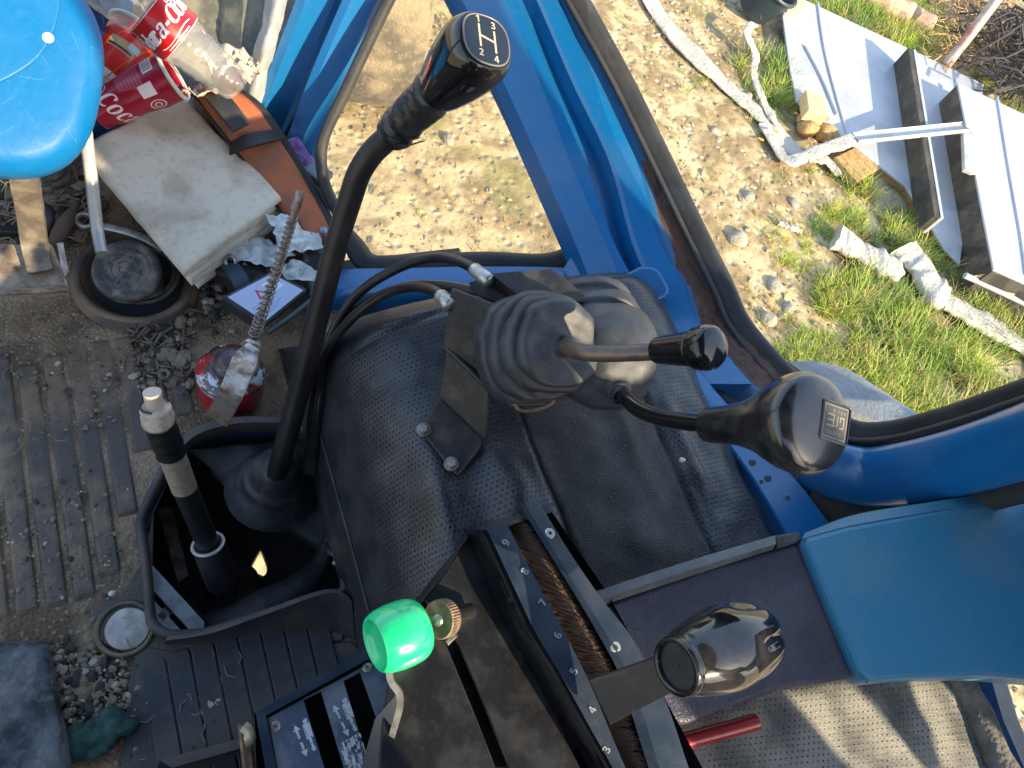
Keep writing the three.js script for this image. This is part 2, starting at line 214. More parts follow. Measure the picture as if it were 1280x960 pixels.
const mRubberDark = M({ map: worn([0.012, 0.013, 0.016], [0.07, 0.06, 0.05], 0.45, 13, 0.2), roughness: 0.6, bumpMap: tFine, bumpScale: 0.0003 });
const mSteel = M({ map: worn([0.42, 0.40, 0.37], [0.16, 0.12, 0.08], 0.7, 14, 0.08, 20), metalness: 0.8, roughness: 0.38 });
const mZinc = M({ map: worn([0.55, 0.55, 0.54], [0.25, 0.22, 0.18], 0.6, 15, 0.05), metalness: 0.75, roughness: 0.42 });
const mRustSteel = M({ map: worn([0.20, 0.17, 0.14], [0.13, 0.065, 0.03], 1.0, 16, 0.06), metalness: 0.4, roughness: 0.6, bumpMap: tFine, bumpScale: 0.0004 });
const DIRT = [0.20, 0.148, 0.098], MATC = [0.056, 0.050, 0.046];
const tDirt = tex(1024, (u, v) => { const f = fbm(u, v, 8, 6, 41), g = h2(u * 1024, v * 1024, 8), w = worley(u, v, 60, 4); let c = mix3([0.15, 0.10, 0.060], [0.32, 0.222, 0.135], sm(0.3, 0.7, f)); if (w[0] < 0.28 && w[2] > 0.72) c = mix3(c, [0.33, 0.29, 0.23], 0.7); if (g > 0.985) c = mix3(c, [0.5, 0.45, 0.36], 0.7); return c.map((x) => x * (0.8 + 0.4 * g)); }, 0.35);
const tDirtB = tex(512, (u, v) => { const w = worley(u, v, 36, 4); return 0.6 * fbm(u, v, 20, 5, 43) + 0.4 * (1 - Math.min(1, w[0] * 1.4)); }, 0.18, false);
const mDirt = M({ map: tDirt, roughness: 0.95, bumpMap: tDirtB, bumpScale: 0.003 });
const tMat = tex(1024, (u, v) => { const f = fbm(u, v, 4, 7, 51), e = fbm(u, v, 30, 4, 57), g = h2(u * 1024, v * 1024, 9); let c = mix3(MATC, [0.20, 0.136, 0.084], 0.22 + sm(0.40, 0.68, f * 0.7 + e * 0.3) * 0.85); if (g > 0.99) c = mix3(c, [0.4, 0.36, 0.3], 0.6); return c; }, 0.45);
const mMat = M({ map: tMat, roughness: 0.55, bumpMap: tDirtB, bumpScale: 0.0008 });
const mMatClean = M({ map: worn([0.03, 0.033, 0.042], [0.13, 0.10, 0.075], 0.6, 18, 0.3), roughness: 0.5, bumpMap: tFine, bumpScale: 0.0004 });
// perforated vinyl, a staggered grid of pin holes 5.5 mm apart over a creased skin
const crease = (u, v, n, s) => { const w = worley(u + 0.03 * fbm(u, v, 8, 3, s), v + 0.03 * fbm(u, v, 8, 3, s + 4), n, s); return sm(0.0, 0.22, w[1] - w[0]); };
function dots(u, v, n, r) { const y = v * n, row = Math.floor(y), x = u * n + (row & 1) * 0.5, dx = x - Math.floor(x) - 0.5, dy = y - row - 0.5; return 1 - sm(r * 0.75, r * 1.1, Math.hypot(dx, dy)); }
function perforated(base, dust, amt, sd, r = 0.17) {
  return [tex(1024, (u, v) => { const f = fbm(u, v, 4, 6, sd), k = crease(u, v, 26, sd); let c = mix3(base, dust, amt * sm(0.35, 0.75, f) + (h2(u * 1024, v * 1024, sd) > 0.993 ? 0.5 * amt : 0) + amt * 0.25 * (1 - k)); return mix3(c, [0.002, 0.002, 0.002], dots(u, v, 24, r) * (0.35 + 0.65 * sm(0.36, 0.5, fbm(u, v, 9, 3, sd + 3)))); }, 0.132),
    tex(1024, (u, v) => 0.75 - 0.7 * dots(u, v, 24, r * 1.15) * (0.4 + 0.6 * sm(0.36, 0.5, fbm(u, v, 9, 3, sd + 3))) + 0.12 * crease(u, v, 26, sd) + 0.1 * fbm(u, v, 40, 3, sd), 0.132, false)];
}
const [tPerf, tPerfB] = perforated([0.021, 0.024, 0.030], [0.075, 0.074, 0.074], 0.45, 61, 0.2);
const mPerf = MP({ map: tPerf, roughness: 0.33, bumpMap: tPerfB, bumpScale: 0.0011, sheen: 0.15 });
const [tPerf2, tPerf2B] = perforated([0.09, 0.09, 0.085], [0.26, 0.25, 0.215], 0.9, 65, 0.13);
const mPerf2 = M({ map: tPerf2, roughness: 0.62, bumpMap: tPerf2B, bumpScale: 0.0012 });
const tLeatherB = tex(1024, (u, v) => 0.5 * crease(u, v, 40, 71) + 0.3 * crease(u, v, 90, 73) + 0.2 * fbm(u, v, 32, 4, 75), 0.16, false);
const mLeather = MP({ map: tex(512, (u, v) => { const f = fbm(u, v, 5, 6, 77), g = h2(u * 512, v * 512, 4); let c = mix3([0.016, 0.017, 0.019], [0.06, 0.055, 0.05], 0.8 * sm(0.4, 0.75, f)); if (g > 0.965) c = mix3(c, [0.26, 0.21, 0.14], 0.75); return c; }, 0.2), roughness: 0.42, bumpMap: tLeatherB, bumpScale: 0.0009 });
const mPlum = MP({ map: worn([0.026, 0.024, 0.042], [0.10, 0.095, 0.12], 0.4, 22, 0.3, 6), roughness: 0.48, bumpMap: tLeatherB, bumpScale: 0.0007 });
const mBlueVinyl = MP({ map: worn([0.026, 0.175, 0.295], [0.075, 0.19, 0.265], 0.7, 23, 0.4, 30, 512), roughness: 0.42, bumpMap: re(tLeatherB, 0.2), bumpScale: 0.0004, sheen: 0.2 });
const mGlass = MP({ color: [0.985, 0.99, 0.985], transmission: 1, thickness: 0, roughness: 0, ior: 1.45, specularIntensity: 0.6 });
const mWhiteProfile = M({ map: worn([0.46, 0.47, 0.45], [0.30, 0.27, 0.22], 0.5, 24, 0.4, 20), roughness: 0.45 });

// ================================================================ OUTSIDE: ground, grass, stones, rubbish
const G0 = -1.1, GY = (x, y, h = 0) => Y(x, y, G0 + h);
const tGround = tex(2048, (u, v) => {
  const f = fbm(u, v, 5, 6, 101), e = fbm(u, v, 40, 4, 103), g = h2(u * 2048, v * 2048, 7), w = worley(u, v, 70, 105), w2 = worley(u, v, 26, 107);
  let c = mix3([0.24, 0.172, 0.085], [0.52, 0.41, 0.23], sm(0.34, 0.66, f * 0.4 + e * 0.6)); c = c.map((x) => x * (0.76 + 0.48 * g));
  if (w[2] > 0.80 && w[0] < 0.30 * w[2]) c = mix3(c, mix3([0.34, 0.285, 0.20], [0.52, 0.45, 0.33], w[2]), 0.75);
  return mix3(c, [0.17, 0.17, 0.045], 0.6 * sm(0.6, 0.72, fbm(u, v, 7, 5, 109)));
}, 2.6);
const tGroundB = tex(1024, (u, v) => { const w = worley(u, v, 70, 105), w2 = worley(u, v, 26, 107); return 0.5 * fbm(u, v, 40, 5, 103) + 0.3 * (w[2] > 0.72 ? 1 - Math.min(1, w[0] * 2.2) : 0) + 0.25 * fbm(u, v, 90, 3, 106); }, 2.6, false);
const mGround = M({ map: tGround, roughness: 0.95, bumpMap: tGroundB, bumpScale: 0.022 });
{
  const g = grid((u, v) => { const x = lerp(-60, 60, u), z = lerp(-60, 60, v); return V(x, G0 + (Math.abs(x - 2) < 6 && Math.abs(z + 2) < 6 ? (fbm3(x * 2, z * 2, 7) - 0.5) * 0.02 : 0), z); }, 240, 240);
  tag(obj('ground', g, mGround), 'bare sandy yard of grit and pebbles around the cab', null, null, 'structure');
}
// where the turf stands (world circles read off the photograph): [picture x, y, radius in metres, density]
const turf = [[1090, 395, 0.30, 1], [1150, 470, 0.45, 1], [1230, 470, 0.5, 1], [1270, 400, 0.35, 0.9], [1060, 250, 0.22, 0.8], [1120, 300, 0.2, 0.9], [965, 100, 0.22, 0.9], [1080, 30, 0.5, 1], [1010, -20, 0.4, 0.5], [1230, 170, 0.35, 0.5], [1250, 110, 0.4, 0.6], [930, 145, 0.12, 0.35], [1030, 470, 0.25, 0.5], [960, 230, 0.16, 0.22], [915, 160, 0.12, 0.25], [980, 310, 0.2, 0.3], [860, 100, 0.14, 0.25], [800, 40, 0.15, 0.25], [790, 110, 0.08, 0.2], [1200, 330, 0.25, 0.8], [1290, 350, 0.3, 0.9], [1130, 20, 0.35, 0.8], [1050, 300, 0.2, 0.35], [950, 380, 0.15, 0.2], [500, 30, 0.1, 0.2]].map(([x, y, r, d]) => [GY(x, y), r, d]);
const panelArea = [[[984, 5], [1003, -2], [1140, 62], [1230, 105], [1200, 330], [1180, 310], [1132, 232], [1068, 183], [996, 126], [978, 20]], [[1180, 100], [1300, 152], [1500, 250], [1480, 470], [1285, 370], [1225, 345]]].map((l) => l.map(([x, y]) => GY(x, y, 0.05)));
const covered = (x, z) => panelArea.some((l) => { let c = false; for (let i = 0, j = l.length - 1; i < l.length; j = i++) if ((l[i].z > z) !== (l[j].z > z) && x < (l[j].x - l[i].x) * (z - l[i].z) / (l[j].z - l[i].z) + l[i].x) c = !c; return c; });
const turfAt = (x, z) => { let m = 0; if (covered(x, z)) return -1; for (const [c, r, d] of turf) { const q = Math.hypot(c.x - x, c.z - z) / r; if (q < 1.25) m = Math.max(m, d * (1 - sm(0.55, 1.25, q))); } return m; };
{
  const m = new THREE.Matrix4(), q = new THREE.Quaternion(), col = new THREE.Color();
  // grass: tufts of curved blades
  const bl = []; seed = 31;
  for (let k = 0; k < 9; k++) { const a = rnd(6.28), h = rnd(0.05, 0.12), l = rnd(0.02, 0.09), w = rnd(0.0022, 0.0042), ox = rnd(-0.02, 0.02), oz = rnd(-0.02, 0.02), dx = Math.cos(a), dz = Math.sin(a), ps = [];
    for (let i = 0; i <= 3; i++) { const f = i / 3, ww = w * (1 - f * 0.9); for (const s of [-1, 1]) ps.push(V(ox + dx * l * f * f - dz * ww * s, h * (f - 0.25 * f * f), oz + dz * l * f * f + dx * ww * s)); }
    const p = [], id = [[0, 1, 2], [1, 3, 2], [2, 3, 4], [3, 5, 4], [4, 5, 6], [5, 7, 6]]; for (const t of id) for (const i of t) p.push(ps[i].x, ps[i].y, ps[i].z);
    const g = new THREE.BufferGeometry(); g.setAttribute('position', new THREE.Float32BufferAttribute(p, 3)); g.computeVertexNormals(); bl.push(boxUV(g)); }
  const list = []; seed = 77;
  for (let k = 0; k < 70000 && list.length < 20000; k++) { const x = rnd(0.9, 5.6), z = rnd(-4.2, 0.6), t0 = turfAt(x, z), t = t0 < 0 ? 0 : Math.max(0.05, t0), n = fbm3(x * 6, z * 6, 3); if (rnd() < t * sm(0.3, 0.62, n) * 1.5) list.push([x, z, t]); }
  const im = new THREE.InstancedMesh(mergeGeometries(bl), MP({ color: [1, 1, 1], roughness: 0.75, transmission: 0.3, thickness: 0 }), list.length);
  list.forEach(([x, z, t], i) => { const s = rnd(0.5, 1.25) * (0.4 + 0.65 * t); m.compose(V(x, G0 - 0.004, z), q.setFromAxisAngle(V(0, 1, 0), rnd(6.28)), V(s, s, s)); im.setMatrixAt(i, m); const f = fbm3(x * 5 + 9, z * 5, 8), d = rnd(); col.setRGB(...(d < (t < 0.15 ? 0.8 : t < 0.3 ? 0.5 : 0.2) ? [0.52, 0.40, 0.15] : mix3([0.17, 0.30, 0.022], [0.46, 0.54, 0.05], Math.min(1, Math.max(0, (f - 0.3) * 2.2 + rnd(-0.2, 0.2)))))); im.setColorAt(i, col); });
  im.name = 'grass'; im.receiveShadow = im.castShadow = true; scene.add(im); tag(im, 'sunlit green and straw coloured grass beside the white panels', 'grass', null, 'stuff');
  // grit: pebbles lying on the ground
  const peb = new THREE.IcosahedronGeometry(1, 1); { const p = peb.attributes.position; for (let i = 0; i < p.count; i++) { const x = p.getX(i), y = p.getY(i), z = p.getZ(i), f = 0.62 + 0.7 * h2(Math.round(x * 40), Math.round(y * 40) + 3 * Math.round(z * 40), 4); p.setXYZ(i, x * f, y * f * 0.6, z * f * 0.8); } peb.computeVertexNormals(); }
  const pl = []; seed = 91; for (let k = 0; k < 12000; k++) { const x = rnd(0.5, 4.6), z = rnd(-4.2, 0.8); if (rnd() < turfAt(x, z) * 0.8) continue; pl.push([x, z]); }
  const ip = new THREE.InstancedMesh(peb, M({ roughness: 0.85, bumpMap: tFine, bumpScale: 0.002 }), pl.length);
  pl.forEach(([x, z], i) => { const s = 0.0028 + 0.006 * Math.pow(rnd(), 2) + 0.012 * Math.pow(rnd(), 14); m.compose(V(x, G0 + s * 0.2, z), q.setFromEuler(new THREE.Euler(rnd(-0.3, 0.3), rnd(6.28), rnd(-0.3, 0.3))), V(s * rnd(0.8, 1.4), s, s)); ip.setMatrixAt(i, m); const f = rnd(0.55, 1.2), w = rnd(); col.setRGB(0.48 * f, (0.375 + 0.03 * w) * f, (0.205 + 0.08 * w) * f); ip.setColorAt(i, col); });
  ip.name = 'gravel'; ip.castShadow = ip.receiveShadow = true; scene.add(ip); tag(ip, 'loose sandy grit and small pebbles strewn over the yard', 'gravel', null, 'stuff');
}
const mStone = M({ map: worn([0.34, 0.31, 0.25], [0.22, 0.17, 0.11], 0.7, 110, 0.2), roughness: 0.9, bumpMap: tDirtB, bumpScale: 0.004 });
[[922, 298, 0.05, 'largest pale stone in the yard, in bare grit beside the door window'], [968, 357, 0.042, 'rounded pale stone in the grit nearest the grass edge'], [838, 22, 0.04, 'pale stone in the grit where the white strap begins'], [845, 52, 0.034, 'small pale stone just below the upper pale stone'], [935, 245, 0.032, 'flat beige stone in the grit above the largest stone'], [992, 254, 0.033, 'grey flat stone in the grit below the torn strap end'], [960, 400, 0.036, 'bluish grey stone at the grit edge close to the black knob'], [985, 385, 0.03, 'small round stone between two larger ones by the grass'], [935, 120, 0.03, 'stone in the grit beneath the long white strap'], [895, 165, 0.028, 'brown stone lying in the middle of the bare grit'], [672, 165, 0.03, 'stone seen through the lower window beside the blue bar'], [560, 175, 0.028, 'pale flat stone seen through the lower window below the tape grip']].forEach(([x, y, r, l], i) => { const p = GY(x, y, 0.005), o = obj('stone', stone(r, 200 + i, 0.55), mStone); o.position.copy(p); o.rotation.y = i; tag(o, l, 'stone', 'stones in the yard'); });

// the pile of white sandwich panels
const mPanel = M({ map: worn([0.40, 0.42, 0.445], [0.27, 0.27, 0.255], 0.4, 120, 0.9, 30, 1024), roughness: 0.38, bumpMap: re(tBump, 0.8), bumpScale: 0.003 });
const mFoamDark = M({ map: worn([0.045, 0.042, 0.036], [0.14, 0.125, 0.10], 0.6, 122, 0.3), roughness: 0.95, bumpMap: tFine, bumpScale: 0.002 });
const mWood = M({ map: (() => { const t = tex(256, (u, v) => { const f = fbm(u, v, 4, 4, 131), g = vn(u * 6 + f * 2, v * 60, 60, 3); return mix3([0.52, 0.36, 0.17], [0.66, 0.50, 0.28], g * 0.7 + f * 0.3); }, 0.3); return t; })(), roughness: 0.8 });
const mFoamTan = M({ map: worn([0.46, 0.30, 0.12], [0.30, 0.18, 0.07], 0.9, 124, 0.1), roughness: 0.95, bumpMap: tDirtB, bumpScale: 0.004 });
{
  // lower sheet with its standing black edge strip
  const t = thing('sandwich_panel', 'lowest white panel with a dark standing seal strip and ragged end', 'panel', 'white insulation panels dumped in the grass');
  const q = (x, y, h) => GY(x, y, h);
  obj('panel_face', plate([q(984, 5, 0.06), q(1003, -2, 0.06), q(1140, 62, 0.06), q(1230, 105, 0.06), q(1200, 330, 0.06), q(1180, 310, 0.06), q(1132, 232, 0.06), q(1068, 183, 0.06), q(1048, 166, 0.06), q(996, 126, 0.06), q(988, 90, 0.06), q(978, 20, 0.06)], 0.012, 0.003), mPanel, t);
  obj('foam_core', plate([q(990, 12, 0.047), q(1140, 66, 0.047), q(1228, 108, 0.047), q(1198, 326, 0.047), q(1182, 306, 0.047), q(1134, 232, 0.047), q(1070, 184, 0.047), q(998, 124, 0.047), q(984, 20, 0.047)], 0.045, 0.004), mFoamTan, t);
  obj('seam', tube([q(1022, 4, 0.062), q(1030, 60, 0.062), q(1045, 120, 0.062), q(1062, 178, 0.062)], 0.007, 20, 8), mPanel, t);
  obj('seam', tube([q(1006, 58, 0.063), q(1026, 96, 0.063), q(1046, 144, 0.063)], 0.009, 16, 8), mPanel, t);
  const a = q(1117, 80, 0.06), b = q(1146, 288, 0.06), d = b.clone().sub(a), s = V(-d.z, 0, d.x).normalize().multiplyScalar(-1), up = V(0, 0.105, 0), w = 0.03;
  const sd = s.dot(RGT) > 0 ? 1 : -1; const o = s.clone().multiplyScalar(sd * w);
  obj('seal_strip', loft([[a, a.clone().add(up), a.clone().add(up).add(o), a.clone().add(o)], [b, b.clone().add(up), b.clone().add(up).add(o), b.clone().add(o)]], 2, false, true), mFoamDark, t);
  const e = o.clone().multiplyScalar(1.02), e2 = o.clone().multiplyScalar(1.5), u2 = V(0, 0.108, 0);
  obj('white_edge', loft([[a.clone().add(e), a.clone().add(e).add(u2), a.clone().add(e2).add(u2), a.clone().add(e2)], [b.clone().add(e), b.clone().add(e).add(u2), b.clone().add(e2).add(u2), b.clone().add(e2)]], 2, false, true), mPanel, t);
  settle(t);
  // upper block with its dark side
  const k = thing('sandwich_panel', 'thick white top panel of the pile with dark side and wooden end board', 'panel', 'white insulation panels dumped in the grass');
  const H = 0.19, top = [q(1197, 103, H), q(1300, 152, H), q(1500, 250, H), q(1480, 470, H), q(1285, 356, H), q(1242, 337, H)], drop = (l, h) => l.map((p) => V(p.x, p.y - h, p.z));
  obj('panel_face', plate(top, 0.01, 0.003), mPanel, k);
  obj('foam_core', plate(drop(top, 0.0105).map((p, i) => p.clone().lerp(top[3], 0.004)), 0.165, 0.004), mFoamDark, k);
  obj('seam', tube([q(1246, 122, H), q(1262, 220, H), q(1276, 300, H), q(1282, 345, H)], 0.008, 16, 8), mPanel, k);
  obj('wooden_end', loft([[q(1242, 340, 0.17), q(1285, 358, 0.17), q(1285, 358, 0.07), q(1242, 340, 0.07)].map((p) => p), [q(1212, 346, 0.1), q(1262, 372, 0.1), q(1262, 372, 0.03), q(1212, 346, 0.03)]], 2, false, true), mWood, k);
  obj('white_edge', tube([q(1206, 344, 0.1), q(1262, 370, 0.1), q(1290, 384, 0.1)], 0.014, 8, 8), mPanel, k);
  settle(k);
}
{ // white edge profile lying across the panels, with a mitred end
  const a = GY(1068, 174, 0.10), b = GY(1205, 160, 0.205), d = b.clone().sub(a), prof = [[-0.03, 0], [0.03, 0], [0.03, 0.02], [0.026, 0.022], [0.024, 0.004], [-0.026, 0.004], [-0.028, 0.012], [-0.03, 0.012]];
  tag(obj('edge_profile', sweep(prof, [a, a.clone().lerp(b, 0.5), b], V(0, 1, 0), 4, false), mWhiteProfile), 'white metal edge profile lying across the dark seal strips', 'profile');
  const c = GY(1204, 158, 0.20), e = GY(1217, 214, 0.215); tag(obj('edge_offcut', plate([c, GY(1214, 160, 0.205), GY(1226, 178, 0.21), GY(1228, 215, 0.21), e, GY(1205, 212, 0.2)], 0.02, 0.003), mWhiteProfile), 'short grey white offcut leaning on the dark side of the top panel', 'offcut');
}
// straps and foil
const mStrap = M({ map: worn([0.44, 0.42, 0.36], [0.34, 0.30, 0.23], 0.28, 126, 0.3, 20), roughness: 0.7, bumpMap: tBump, bumpScale: 0.004 });
function strap(name, label, pts, w, sd, cat = 'strip', th = 0.006) {
  const c = curveOf(pts.map(([x, y, h = 0.02]) => GY(x, y, h))), L = c.getSpacedPoints(50);
  const g = sweep(ring(w, th, 16, 2.6), L, V(0, 1, 0), 0, true, (s) => (0.8 + 0.4 * vn(s * 9, sd, 0, 3)) * (1 - 0.6 * sm(0.93, 1, s)));
  tag(obj(name, wob(wob(g, 0.009, 18, sd), 0.006, 55, sd + 4), mStrap), label, cat);
}
strap('foil_strip', 'long flattened white foil strip running over the grit towards the panels', [[805, -25], [818, 10], [868, 68], [920, 118], [958, 150], [990, 186], [1012, 196, 0.05]], 0.052, 2);
strap('foil_strip', 'white foil strip bridging from the torn end onto the first panel', [[955, 155, 0.03], [968, 178, 0.03], [985, 200, 0.04], [1025, 188, 0.08], [1072, 172, 0.10]], 0.03, 3);
strap('foil_strip', 'short white foil tail hanging down into the grass below the tan foam', [[1008, 196, 0.06], [1032, 200, 0.04], [1052, 218, 0.02]], 0.034, 4);
strap('foil_strip', 'thin white foil strip rising past the dark bucket to the long strip', [[943, 30, 0.1], [934, 40, 0.1], [944, 66, 0.06], [943, 95, 0.04], [956, 130, 0.03], [970, 156, 0.03]], 0.022, 5);
strap('plastic_tube', 'pale flattened plastic tube lying at the grass edge', [[1045, 296, 0.04], [1085, 320, 0.04], [1128, 342, 0.04]], 0.07, 6, 'tube', 0.03);
strap('plastic_sack', 'crumpled white plastic sack between the pale tube and the panels', [[1128, 312, 0.05], [1150, 335, 0.06], [1162, 355, 0.06], [1182, 378, 0.04]], 0.075, 7, 'sack', 0.035);
strap('plastic_strip', 'long white plastic strip trailing off through the grass', [[1178, 374, 0.04], [1210, 392, 0.04], [1245, 412, 0.04], [1300, 446, 0.04]], 0.055, 8, 'strip', 0.018);
strap('wood_chip', 'thin pale splinter lying in the grit by the largest stone', [[972, 278], [988, 284], [1002, 290]], 0.014, 9, 'splinter', 0.008);
// timber, foam, post, brush
tag(obj('timber_block', box(0.14, 0.06, 0.1, GY(1016, 135, 0.09), 0.004, frameOf(V(0, 1, 0), V(1, 0, 0.5))), mWood), 'pale yellow timber offcut at the torn panel corner', 'timber');
tag(obj('foam_slab', box(0.26, 0.05, 0.15, GY(1072, 206, 0.03), 0.004, frameOf(V(0, 1, 0), V(0.3, 0, 1))), mFoamTan), 'tan foam slab sticking out under the near end of the first panel', 'foam slab');
tag(obj('timber_block', box(0.1, 0.05, 0.06, GY(992, 6, 0.085), 0.004), mWood), 'small wood wedge on the far corner of the first panel', 'timber');
[[1012, 160, 0.055, 'tan foam lump'], [1034, 168, 0.06, 'tan foam lump'], [1026, 150, 0.04, 'tan foam lump'], [1003, 150, 0.035, 'tan foam lump']].forEach(([x, y, r], i) => { const o = obj('foam_lump', stone(r, 240 + i, 0.8), mFoamTan); o.position.copy(GY(x, y, 0.04)); tag(o, ['crumbled tan foam lump beside the torn strap', 'largest tan foam lump against the panel edge', 'tan foam lump just under the timber offcut', 'small tan foam lump between the two straps'][i], 'foam lump', 'foam lumps at the torn panel corner'); });
tag(obj('marker_post', tube([GY(1182, 82, 0.06), GY(1215, 40, 0.2), GY(1262, -22, 0.4)], 0.028, 10, 8), M({ map: worn([0.42, 0.38, 0.32], [0.38, 0.10, 0.06], 0.9, 140, 0.5), roughness: 0.8 })), 'slim weathered post with faded red bands beyond the panels', 'post');
[['sunlit pinkish log lying behind the white panels', [[1085, -8], [1110, 6], [1135, 20]], 0.07], ['shorter log end next to the pinkish log', [[1133, 14], [1150, 24], [1164, 32]], 0.05]].forEach(([l, p, r], i) => tag(obj('log', wob(tube(p.map(([x, y]) => GY(x, y, r * 0.8)), r, 16, 12), 0.012, 14, i + 3), M({ map: worn([0.50, 0.34, 0.24], [0.26, 0.17, 0.12], 0.9, 142, 0.3), roughness: 0.85 })), l, 'log'));
{ // dry brush and straw
  const gs = []; seed = 411; for (let k = 0; k < 520; k++) { const p = GY(rnd(1160, 1250), rnd(-30, 80), rnd(0.0, 0.06)), a = rnd(6.28), l = rnd(0.05, 0.2); gs.push(tube([p, p.clone().add(V(Math.cos(a) * l * 0.5, rnd(0, 0.05), Math.sin(a) * l * 0.5)), p.clone().add(V(Math.cos(a + 0.3) * l, rnd(-0.02, 0.03), Math.sin(a + 0.3) * l))], 0.0028, 3, 3, true)); }
  tag(obj('straw', gs, M({ map: worn([0.50, 0.34, 0.17], [0.34, 0.2, 0.1], 0.8, 144, 0.2), roughness: 0.9 })), 'dry straw scattered beyond the white panels', 'straw', null, 'stuff');
  const hs = []; for (let k = 0; k < 260; k++) { const p = GY(rnd(1240, 1330), rnd(20, 120), rnd(0.02, 0.18)), a = rnd(6.28), l = rnd(0.1, 0.35); hs.push(tube([p, p.clone().add(V(Math.cos(a) * l * 0.5, rnd(0, 0.1), Math.sin(a) * l * 0.5)), p.clone().add(V(Math.cos(a + 0.5) * l, rnd(-0.1, 0.05), Math.sin(a + 0.5) * l))], 0.006, 3, 4, true)); }
  tag(obj('brushwood', hs, M({ color: [0.05, 0.045, 0.05], roughness: 0.9 })), 'dark tangled brushwood past the slim post', 'brushwood', null, 'stuff');
}
{ const b = thing('bucket', 'dark tipped bucket behind the thin foil strip beside the first panel', 'bucket'); const o = GY(940, 12, 0.03), ax = V(0.25, 1, 0.15); obj('body', lathe([[0.001, 0], [0.09, 0], [0.1, 0.01], [0.12, 0.16], [0.128, 0.165], [0.126, 0.175], [0.115, 0.17], [0.095, 0.02], [0.001, 0.02]], o, ax, 28), M({ color: [0.018, 0.03, 0.035], roughness: 0.5 }), b); obj('rim', lathe([[0.125, 0.158], [0.134, 0.16], [0.134, 0.172], [0.125, 0.176]], o, ax, 28), M({ color: [0.03, 0.04, 0.045], roughness: 0.45 }), b); settle(b); }
{ // a few yellow leaves
  const mLeaf = M({ color: [0.75, 0.36, 0.03], roughness: 0.8 }); const ls = ['yellow leaf on the foil strip loop', 'yellow leaf in the grit under the strip end', 'yellow leaf beside the thin splinter', 'yellow leaf near the grass below the rounded stone']; [[970, 164, 0.05], [951, 174, 0.01], [985, 298, 0.01], [1000, 440, 0.01]].forEach(([x, y, h], i) => tag(obj('fallen_leaf', sheet(GY(x, y, h + 0.012), V(0.016, 0, 0.004), V(-0.004, 0.003, 0.013), 0.004, 50 + i, 0.2, 14), mLeaf), ls[i], 'leaf', 'yellow leaves in the yard')); }
{ // the front wheel seen through the lower window
  const w = thing('front_wheel', 'dusty front tractor wheel standing beyond the lower window', 'wheel'); const cen = V(0.90, G0 + 0.42, -2.28), ax = V(1, 0.02, 0.25), mT = M({ map: worn([0.10, 0.088, 0.068], [0.34, 0.27, 0.17], 0.9, 150, 0.5), roughness: 0.9, bumpMap: tDirtB, bumpScale: 0.004 });
  obj('tyre', lathe(soft([[0.22, -0.13], [0.30, -0.15], [0.37, -0.145], [0.41, -0.11], [0.425, 0], [0.41, 0.11], [0.37, 0.145], [0.30, 0.15], [0.22, 0.13]]), cen, ax, 64), mT, w);
  obj('rim', lathe([[0.24, -0.12], [0.22, -0.11], [0.2, -0.03], [0.05, -0.02], [0.05, 0.02], [0.2, 0.03], [0.22, 0.11], [0.24, 0.12]], cen, ax, 40), M({ color: [0.42, 0.36, 0.25], roughness: 0.6 }), w);
  const [x, y, z] = frameOf(ax, V(0, 0, 1)); for (let k = 0; k < 0; k++) { const a = k / 22 * 6.2832, n = x.clone().multiplyScalar(Math.cos(a)).addScaledVector(z, Math.sin(a)), tn = y.clone().cross(n); obj('lug', box(0.05, 0.03, 0.14, cen.clone().addScaledVector(n, 0.427).addScaledVector(y, k & 1 ? 0.06 : -0.06), 0.005, [tn, n, tn.clone().cross(n)]), mT, w); }
  settle(w);
}

// ================================================================ THE CAB
const cab = thing('tractor_cab', 'blue painted tractor cab shell with floor, sills, pillars and window glass', 'tractor cab');
// floor below the mat, open at the gear hatch
const HATCH = roundPoly(YT([[222, 556], [273, 537], [352, 530], [410, 560], [432, 742], [329, 771], [258, 794], [210, 797], [190, 783], [184, 714], [176, 655], [207, 588]], 0.0), [0.01, 0.01, 0.01, 0.02, 0.012, 0, 0.01, 0.012, 0.01, 0, 0.01, 0.01], 3);
const down = (l, h) => l.map((p) => V(p.x, p.y - h, p.z));
obj('floor_panel', plate(down([V(-0.8, 0, -1.02), V(0.26, 0, -1.02), V(0.27, 0, -0.62), V(0.66, 0, -0.52), V(0.66, 0, 0.8), V(-0.8, 0, 0.8)], 0.014), 0.02, 0.001, [down(HATCH, 0.014)]), mBlueDark, cab);
